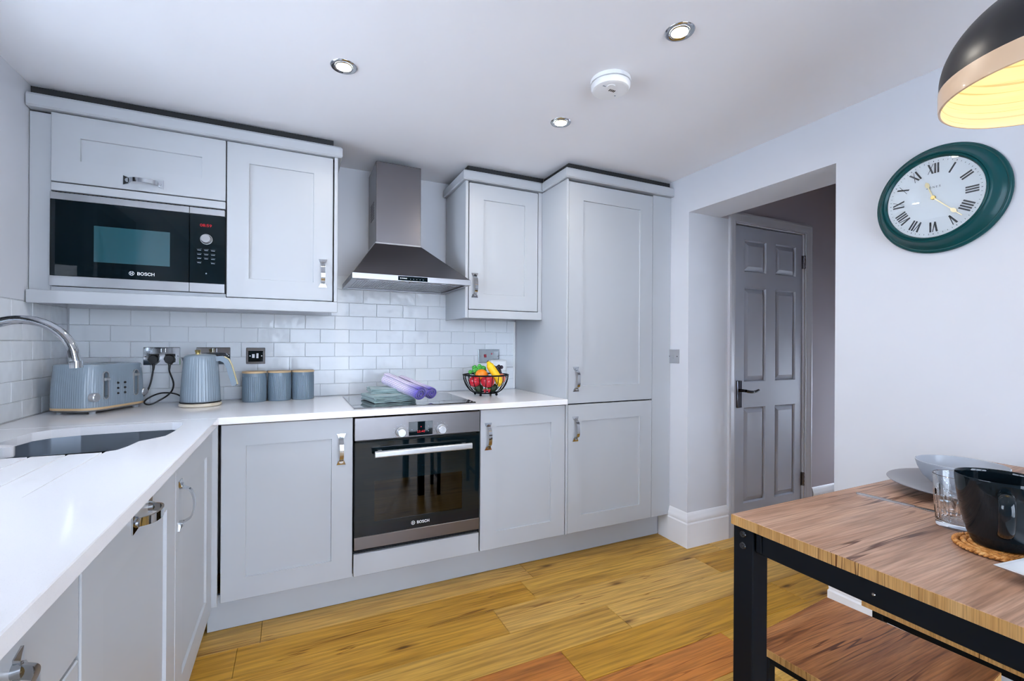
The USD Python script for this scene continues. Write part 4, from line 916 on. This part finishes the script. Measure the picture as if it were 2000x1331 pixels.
nums = ['XII', 'I', 'II', 'III', 'IIII', 'V', 'VI', 'VII', 'VIII', 'IX', 'X', 'XI']
for k, s in enumerate(nums):
    p = affinity.rotate(affinity.translate(num(s), 0, .086), -30*k, origin=(0, 0))
    T.add('numeral', frame(extr(p, 0, .0004), O, *CK), m_ink, False, dl)
T.add('minute_track', [frame(extr(affinity.rotate(affinity.translate(sbox(-.0006-.0004*(k % 5 == 0), 0, .0006+.0004*(k % 5 == 0), .0038), 0, .1265), -6*k, origin=(0, 0)), 0, .0003), O, *CK) for k in range(60)], m_ink, False, dl)
T.add('lettering', text('J O N E S', .0068, O+np.array([0, 0, .034]), *CK, depth=.0003), m_ink, False, dl)
def hand(L, deg, w, spade):
    p = unary_union([Polygon([(-w, -.0), (w, 0), (w*.7, L), (0, L+.004), (-w*.7, L)]), affinity.scale(Point(0, spade).buffer(.0085), .75, 1.2)])
    return affinity.rotate(p, -deg, origin=(0, 0))
O2 = O+np.array([-.003, 0, 0])
T.add('hour_hand', frame(extr(hand(.060, 341, .0022, .050), 0, .0008), O2, *CK), m_gold, False)
T.add('minute_hand', frame(extr(hand(.112, 136, .0018, .082), 0, .0008), O2+np.array([-.0015, 0, 0]), *CK), m_gold, False)
T.add('hub', lathe([(0, .006), (.006, .006), (.0075, .003), (.0075, 0), (0, 0)], O, 24, 'x'), m_brass, 35)
T.add('glass', lathe([(0, .0062), (.07, .0058), (.1385, .004), (.1385, .003), (.07, .0048), (0, .0052)], O, 48, 'x'), m_wpane, 40)

# ================================================================== pendant lamp
LC = np.array([1.767, -2.355]); LZ = 1.75
T = Thing('pendant_lamp', 'dark dome pendant lamp with glowing bamboo lining over the table', 'pendant lamp', (*LC, LZ))
outp = [(.2105, .046), (.2095, .075), (.203, .105), (.190, .135), (.171, .163), (.146, .188), (.115, .208), (.080, .222), (.045, .229), (.02, .231), (0, .231)]
inp = [(.2060, .0005), (.2062, .046), (.2040, .075), (.197, .104), (.184, .132), (.165, .159), (.140, .183), (.110, .202), (.077, .215), (.044, .222), (0, .224)]
outp = [tuple(map(float, q)) for q in smoothpath(outp, 40)]; outp[-1] = (0., outp[-1][1])
T.add('shade', lathe(outp+[(0, .226), (.045, .2245), (.079, .2175), (.1125, .2045), (.143, .1855), (.168, .161), (.187, .1335), (.2, .1045), (.2068, .075), (.2085, .046), (.2105, .046)], (*LC, LZ), 72), m_lampout, 60)
T.add('rim_band', lathe([(.2065, 0), (.2085, -.0005), (.2110, .001), (.2120, .010), (.2118, .0455), (.2066, .0455), (.2065, 0)], (*LC, LZ), 72), m_bambooband, 40, label='pale bamboo band round the rim')
ring_in = []
P_ = np.array(inp); ss = np.r_[0, np.cumsum(np.hypot(*np.diff(P_, axis=0).T))]; q = np.linspace(0, ss[-1], 75)
rr_, zz_ = np.interp(q, ss, P_[:, 0]), np.interp(q, ss, P_[:, 1])
rr_ = rr_+.0006*np.cos(np.arange(75)*2*np.pi/5)*(rr_ > .03); rr_[-1] = 0
T.add('lining', lathe([(a, b) for a, b in zip(rr_, zz_)], (*LC, LZ), 72), m_bamboo, 60, label='pale bamboo lining lit by the bulb')
T.add('bulb', ball((*LC, LZ+.105), .034, 3, (1, 1, 1.15)), m_bulb, True, label='glowing bulb')
T.add('lampholder', lathe([(0, .226), (.02, .226), (.021, .15), (.017, .140), (0, .140)], (*LC, LZ), 24), m_black, 35)
T.add('cable', cyl((*LC, LZ+.23), (*LC, H-.0005), .0035, 10), m_black, True)
T.add('ceiling_rose', lathe([(0, -.025), (.05, -.022), (.055, -.0005), (0, -.0005)], (*LC, H), 32), m_black, 35)

# ================================================================== dining table and stools
TZ = .81; TX0, TX1, TY1, TY0 = 1.142, 2.318, -2.020, -2.62
T = Thing('dining_table', 'wood-effect dining table with black steel frame against the right wall', 'table', ((TX0+TX1)/2, (TY0+TY1)/2, 0))
T.add('tabletop', bx(TX0+.0008, TX1-.0008, TY0+.0008, TY1-.0008, TZ-.022, TZ, .0012), m_tabletop, False)
for b in ((TX0, TX0+.001, TY0, TY1), (TX1-.001, TX1, TY0, TY1), (TX0+.001, TX1-.001, TY0, TY0+.001), (TX0+.001, TX1-.001, TY1-.001, TY1)):
    T.add('edge_band', bx(*b, TZ-.0218, TZ-.0008, .0002), m_edge, False)
lw = .048
legs = [(TX0+.004, TY1-.003-lw), (TX0+.004, TY0+.003), (TX1-.004-lw, TY1-.003-lw), (TX1-.004-lw, TY0+.003)]
for i, (x, y) in enumerate(legs):
    lg = T.add('leg', bx(x, x+lw, y, y+lw, 0.0, TZ-.0222, .002), m_blackmetal, 20)
    T.add('foot_pad', bx(x+.004, x+lw-.004, y+.004, y+lw-.004, .0, .004, 0), m_black, False, lg)
    for z in (TZ-.036, TZ-.061):
        xo = x if x < 1.5 else x+lw; s = -1 if x < 1.5 else 1
        T.add('bolt', lathe([(0, .0042), (.0028, .0042), (.0034, .0026), (.0066, .0026), (.0078, .001), (.0078, 0), (0, 0)], (xo, y+.024, z), 18, 'x') if s < 0 else lathe([(0, .0042), (.0066, .0026), (.0078, 0), (0, 0)], (xo, y+.024, z), 18, 'x').apply_translation([.003, 0, 0]), m_dchrome, 30, lg)
AZ0, AZ1 = TZ-.0685, TZ-.0222
for x in (TX0+.012, TX1-.012-.026):
    ap = T.add('apron', bx(x, x+.026, TY0+.051, TY1-.051, AZ0, AZ1, .002), m_blackmetal, 20)
    T.add('flange', bx(x-.004, x, TY1-.067, TY1-.055, AZ0+.004, AZ1-.004, .0018), m_blackmetal, 20, ap)
    if x < 1.5: T.add('screw', lathe([(0, .002), (.002, .0016), (.003, 0), (0, 0)], (x, -2.292, AZ0+.020), 16, 'x'), m_cut, 30, ap)
for y in (TY0+.012, TY1-.012-.026): T.add('apron', bx(TX0+.052, TX1-.052, y, y+.026, AZ0, AZ1, .002), m_blackmetal, 20)

def stool(c, yaw, label):
    T = Thing('stool', label, 'stool', (*c, 0), group=None); ca, sa = math.cos(yaw), math.sin(yaw)
    def R(m):
        m = tri(m).copy(); v = m.vertices; m.vertices = np.c_[c[0]+v[:, 0]*ca-v[:, 1]*sa, c[1]+v[:, 0]*sa+v[:, 1]*ca, v[:, 2]]; return m
    w, d, z, t = .185, .175, .47, .018
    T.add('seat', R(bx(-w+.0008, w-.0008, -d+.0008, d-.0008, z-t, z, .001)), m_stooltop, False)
    for b in ((-w, -w+.001, -d, d), (w-.001, w, -d, d), (-w+.001, w-.001, -d, -d+.001), (-w+.001, w-.001, d-.001, d)):
        T.add('edge_band', R(bx(*b, z-t+.0003, z-.0006, .0002)), m_edge, False)
    for sx in (-1, 1):
        for sy in (-1, 1):
            x, y = sx*(w-.030), sy*(d-.030)
            T.add('leg', R(bx(x-.0125, x+.0125, y-.0125, y+.0125, 0, z-t-.0002, .0015)), m_blackmetal, 20)
    for s in (-1, 1):
        T.add('rail', R(bx(s*(w-.030)-.010, s*(w-.030)+.010, -d+.043, d-.043, z-t-.026, z-t-.0002, .001)), m_blackmetal, 20)
        T.add('rail', R(bx(-w+.043, w-.043, s*(d-.030)-.010, s*(d-.030)+.010, z-t-.026, z-t-.0002, .001)), m_blackmetal, 20)
        T.add('stretcher', R(bx(s*(w-.030)-.009, s*(w-.030)+.009, -d+.043, d-.043, .12, .138, .001)), m_blackmetal, 20)
    return T
stool((1.467, -2.126), math.radians(5), 'low stool with dark wood-effect seat nearest the table leg, tucked under the table')
stool((1.903, -2.155), math.radians(1.5), 'second low stool mostly hidden under the table beyond the first')

# ================================================================== tableware
PC = (1.785, -2.195)
T = Thing('dinner_plate', 'grey stoneware dinner plate on the table under the bowl', 'plate', (*PC, TZ))
T.add('plate', lathe([(0, .0005), (.085, .0005), (.092, .003), (.100, .006), (.150, .022), (.166, .0265), (.168, .0285), (.165, .0295), (.148, .0255), (.100, .0105), (.085, .0085), (0, .0085)], (*PC, TZ), 72), m_stone, 50)
BC = (1.800, -2.165)
T = Thing('bowl', 'pale grey glossy bowl standing on the dinner plate', 'bowl', (*BC, TZ+.0088))
T.add('bowl', lathe([(0, .0003), (.038, .0003), (.040, .004), (.056, .012), (.074, .030), (.084, .050), (.0885, .066), (.0885, .0685), (.0865, .0695), (.0845, .067), (.080, .050), (.070, .032), (.052, .016), (.035, .010), (0, .009)], (*BC, TZ+.0088), 72), m_stone2, 50)
T = Thing('knife', 'thin steel table knife lying beside the dinner plate', 'knife', (1.57, -2.15, TZ))
kd = np.array([.030, -.215]); kd = kd/np.linalg.norm(kd); kn = np.array([-kd[1], kd[0]]); K0 = np.array([1.552, -2.056])
kp = lambda s, t, z: (*(K0+kd*s+kn*t), TZ+z)
T.add('handle', hull([kp(s, t, z) for s, w in ((0, .0035), (.004, .005), (.10, .0042), (.115, .003)) for t in (-w, w) for z in (.0004, .004)]), m_cut, 30)
T.add('blade', hull([kp(s, t, z) for s, a, b in ((.112, -.003, .003), (.13, -.007, .005), (.19, -.007, .006), (.215, .003, .006)) for t in (a, b) for z in (.0012, .0024)]), m_cut, 30)
# tumbler with pressed rectangles
GC = (1.509, -2.272)
def tumbler():
    n, mrows = 144, 60; g = np.random.default_rng(3); th = np.arange(n)*2*np.pi/n; zz = np.linspace(.0015, .107, mrows); R = .0375+.0062*(zz/.107)
    rel = np.zeros((mrows, n))
    for k in range(24):
        a = k*6+int(g.integers(0, 2)); lo = int(g.integers(10, 26)); hi = int(g.integers(30, 46)); rel[lo:hi, a:a+4] -= .0011
        lo = int(g.integers(7, 18)); rel[lo:hi-8, (a+4) % n] += .0006
    V = []; rings = [(R[i]+rel[i], zz[i]) for i in range(mrows)]
    rings = [(np.full(n, .034), .0004)]+rings+[(np.full(n, R[-1]-.0009), .1078)]+[(np.full(n, r), z) for r, z in ((R[-1]-.0018, .107), (.0408, .09), (.0385, .05), (.0362, .018), (.034, .0125), (.028, .0105))]
    V = np.vstack([np.c_[GC[0]+r*np.cos(th), GC[1]+r*np.sin(th), np.full(n, TZ+z)] for r, z in rings]); Fc = []
    for i in range(len(rings)-1):
        for j in range(n):
            A, B, C, D = i*n+j, i*n+(j+1) % n, (i+1)*n+(j+1) % n, (i+1)*n+j; Fc += [[A, B, C], [A, C, D]]
    a = len(V); V = np.vstack([V, [*GC, TZ+.0004], [*GC, TZ+.0105]]); L = (len(rings)-1)*n
    for j in range(n): Fc += [[a, (j+1) % n, j], [a+1, L+j, L+(j+1) % n]]
    return trimesh.Trimesh(V, Fc, process=False)
T = Thing('tumbler', 'clear glass tumbler with pressed rectangles beside the mug', 'glass', (*GC, TZ))
T.add('glass', tumbler(), m_glass, 40)
# woven coaster: rings of twisted strands
MC = (1.432, -2.358)
T = Thing('woven_coaster', 'round woven rattan coaster under the black mug', 'coaster', (*MC, TZ))
for R in (.061, .050, .039, .028, .017, .007):
    n = max(24, int(R*2000)); k = max(3, round(R*2*math.pi/.020)); st = []
    for ph in (0, 1, 2):
        t = np.arange(n)*2*np.pi/n; w = k*t+ph*2*np.pi/3
        st.append(tube(np.c_[MC[0]+(R+.0030*np.cos(w))*np.cos(t), MC[1]+(R+.0030*np.cos(w))*np.sin(t), TZ+.0058+.0024*np.sin(w)], .0028, 6, closed=True))
    T.add('braid', st, m_rattan, True)
MZ = TZ+.0112
T = Thing('mug', 'large black glazed mug on the woven coaster', 'mug', (*MC, MZ))
T.add('cup', lathe([(0, .001), (.034, .001), (.037, .0), (.040, .003), (.0475, .022), (.055, .055), (.0605, .090), (.0635, .120), (.0640, .124), (.0632, .1255), (.0615, .1245), (.0605, .120), (.0575, .090), (.051, .055), (.043, .022), (.036, .010), (0, .008)], (*MC, MZ), 72), m_mug, 50)
hdir = np.array([-.93, -.38]); hdir /= np.linalg.norm(hdir)
hp = [(.0555, .100), (.068, .106), (.084, .101), (.091, .084), (.086, .062), (.072, .043), (.0505, .032)]
hs = smoothpath(hp, 30); pts = np.array([[MC[0]+hdir[0]*a, MC[1]+hdir[1]*a, MZ+b] for a, b in hs])
hm = tube(pts, 1.0, 14); side = np.array([-hdir[1], hdir[0], 0])
cen = np.repeat(pts, 14, axis=0); dv = hm.vertices[:len(cen)]-cen; sd = dv@side
hm.vertices[:len(cen)] = cen+np.outer(sd, side)*.0105+(dv-np.outer(sd, side))*.0062
hm.vertices[len(cen):] = pts[[0, -1]]
T.add('handle', hm, m_mug, True)
# square plate corner at the frame's edge
T = Thing('square_plate', 'white square plate whose corner shows beside the coaster', 'plate', (1.28, -2.5, TZ))
a_ = np.array([1.291, -2.394]); e1 = np.array([.99, -.14]); e1 /= np.linalg.norm(e1); e2 = np.array([-.62, -.78]); e2 = np.array([-e1[1]*-1, -e1[0]])
def sq(s): return [(*(a_+e1*.02*0+e1*(i*(.17-2*s)+s)+e2*(j*(.17-2*s)+s)),) for i, j in ((0, 0), (1, 0), (1, 1), (0, 1))]
pl = m3.Manifold.hull_points([(x, y, TZ+z) for s, z in ((.05, .0005), (.03, .004), (.002, .018), (0, .0195)) for x, y in sq(s)])-m3.Manifold.hull_points([(x, y, TZ+z) for s, z in ((.052, .006), (.034, .0075), (.003, .021)) for x, y in sq(s)])
T.add('plate', pl, m_plate, 25)
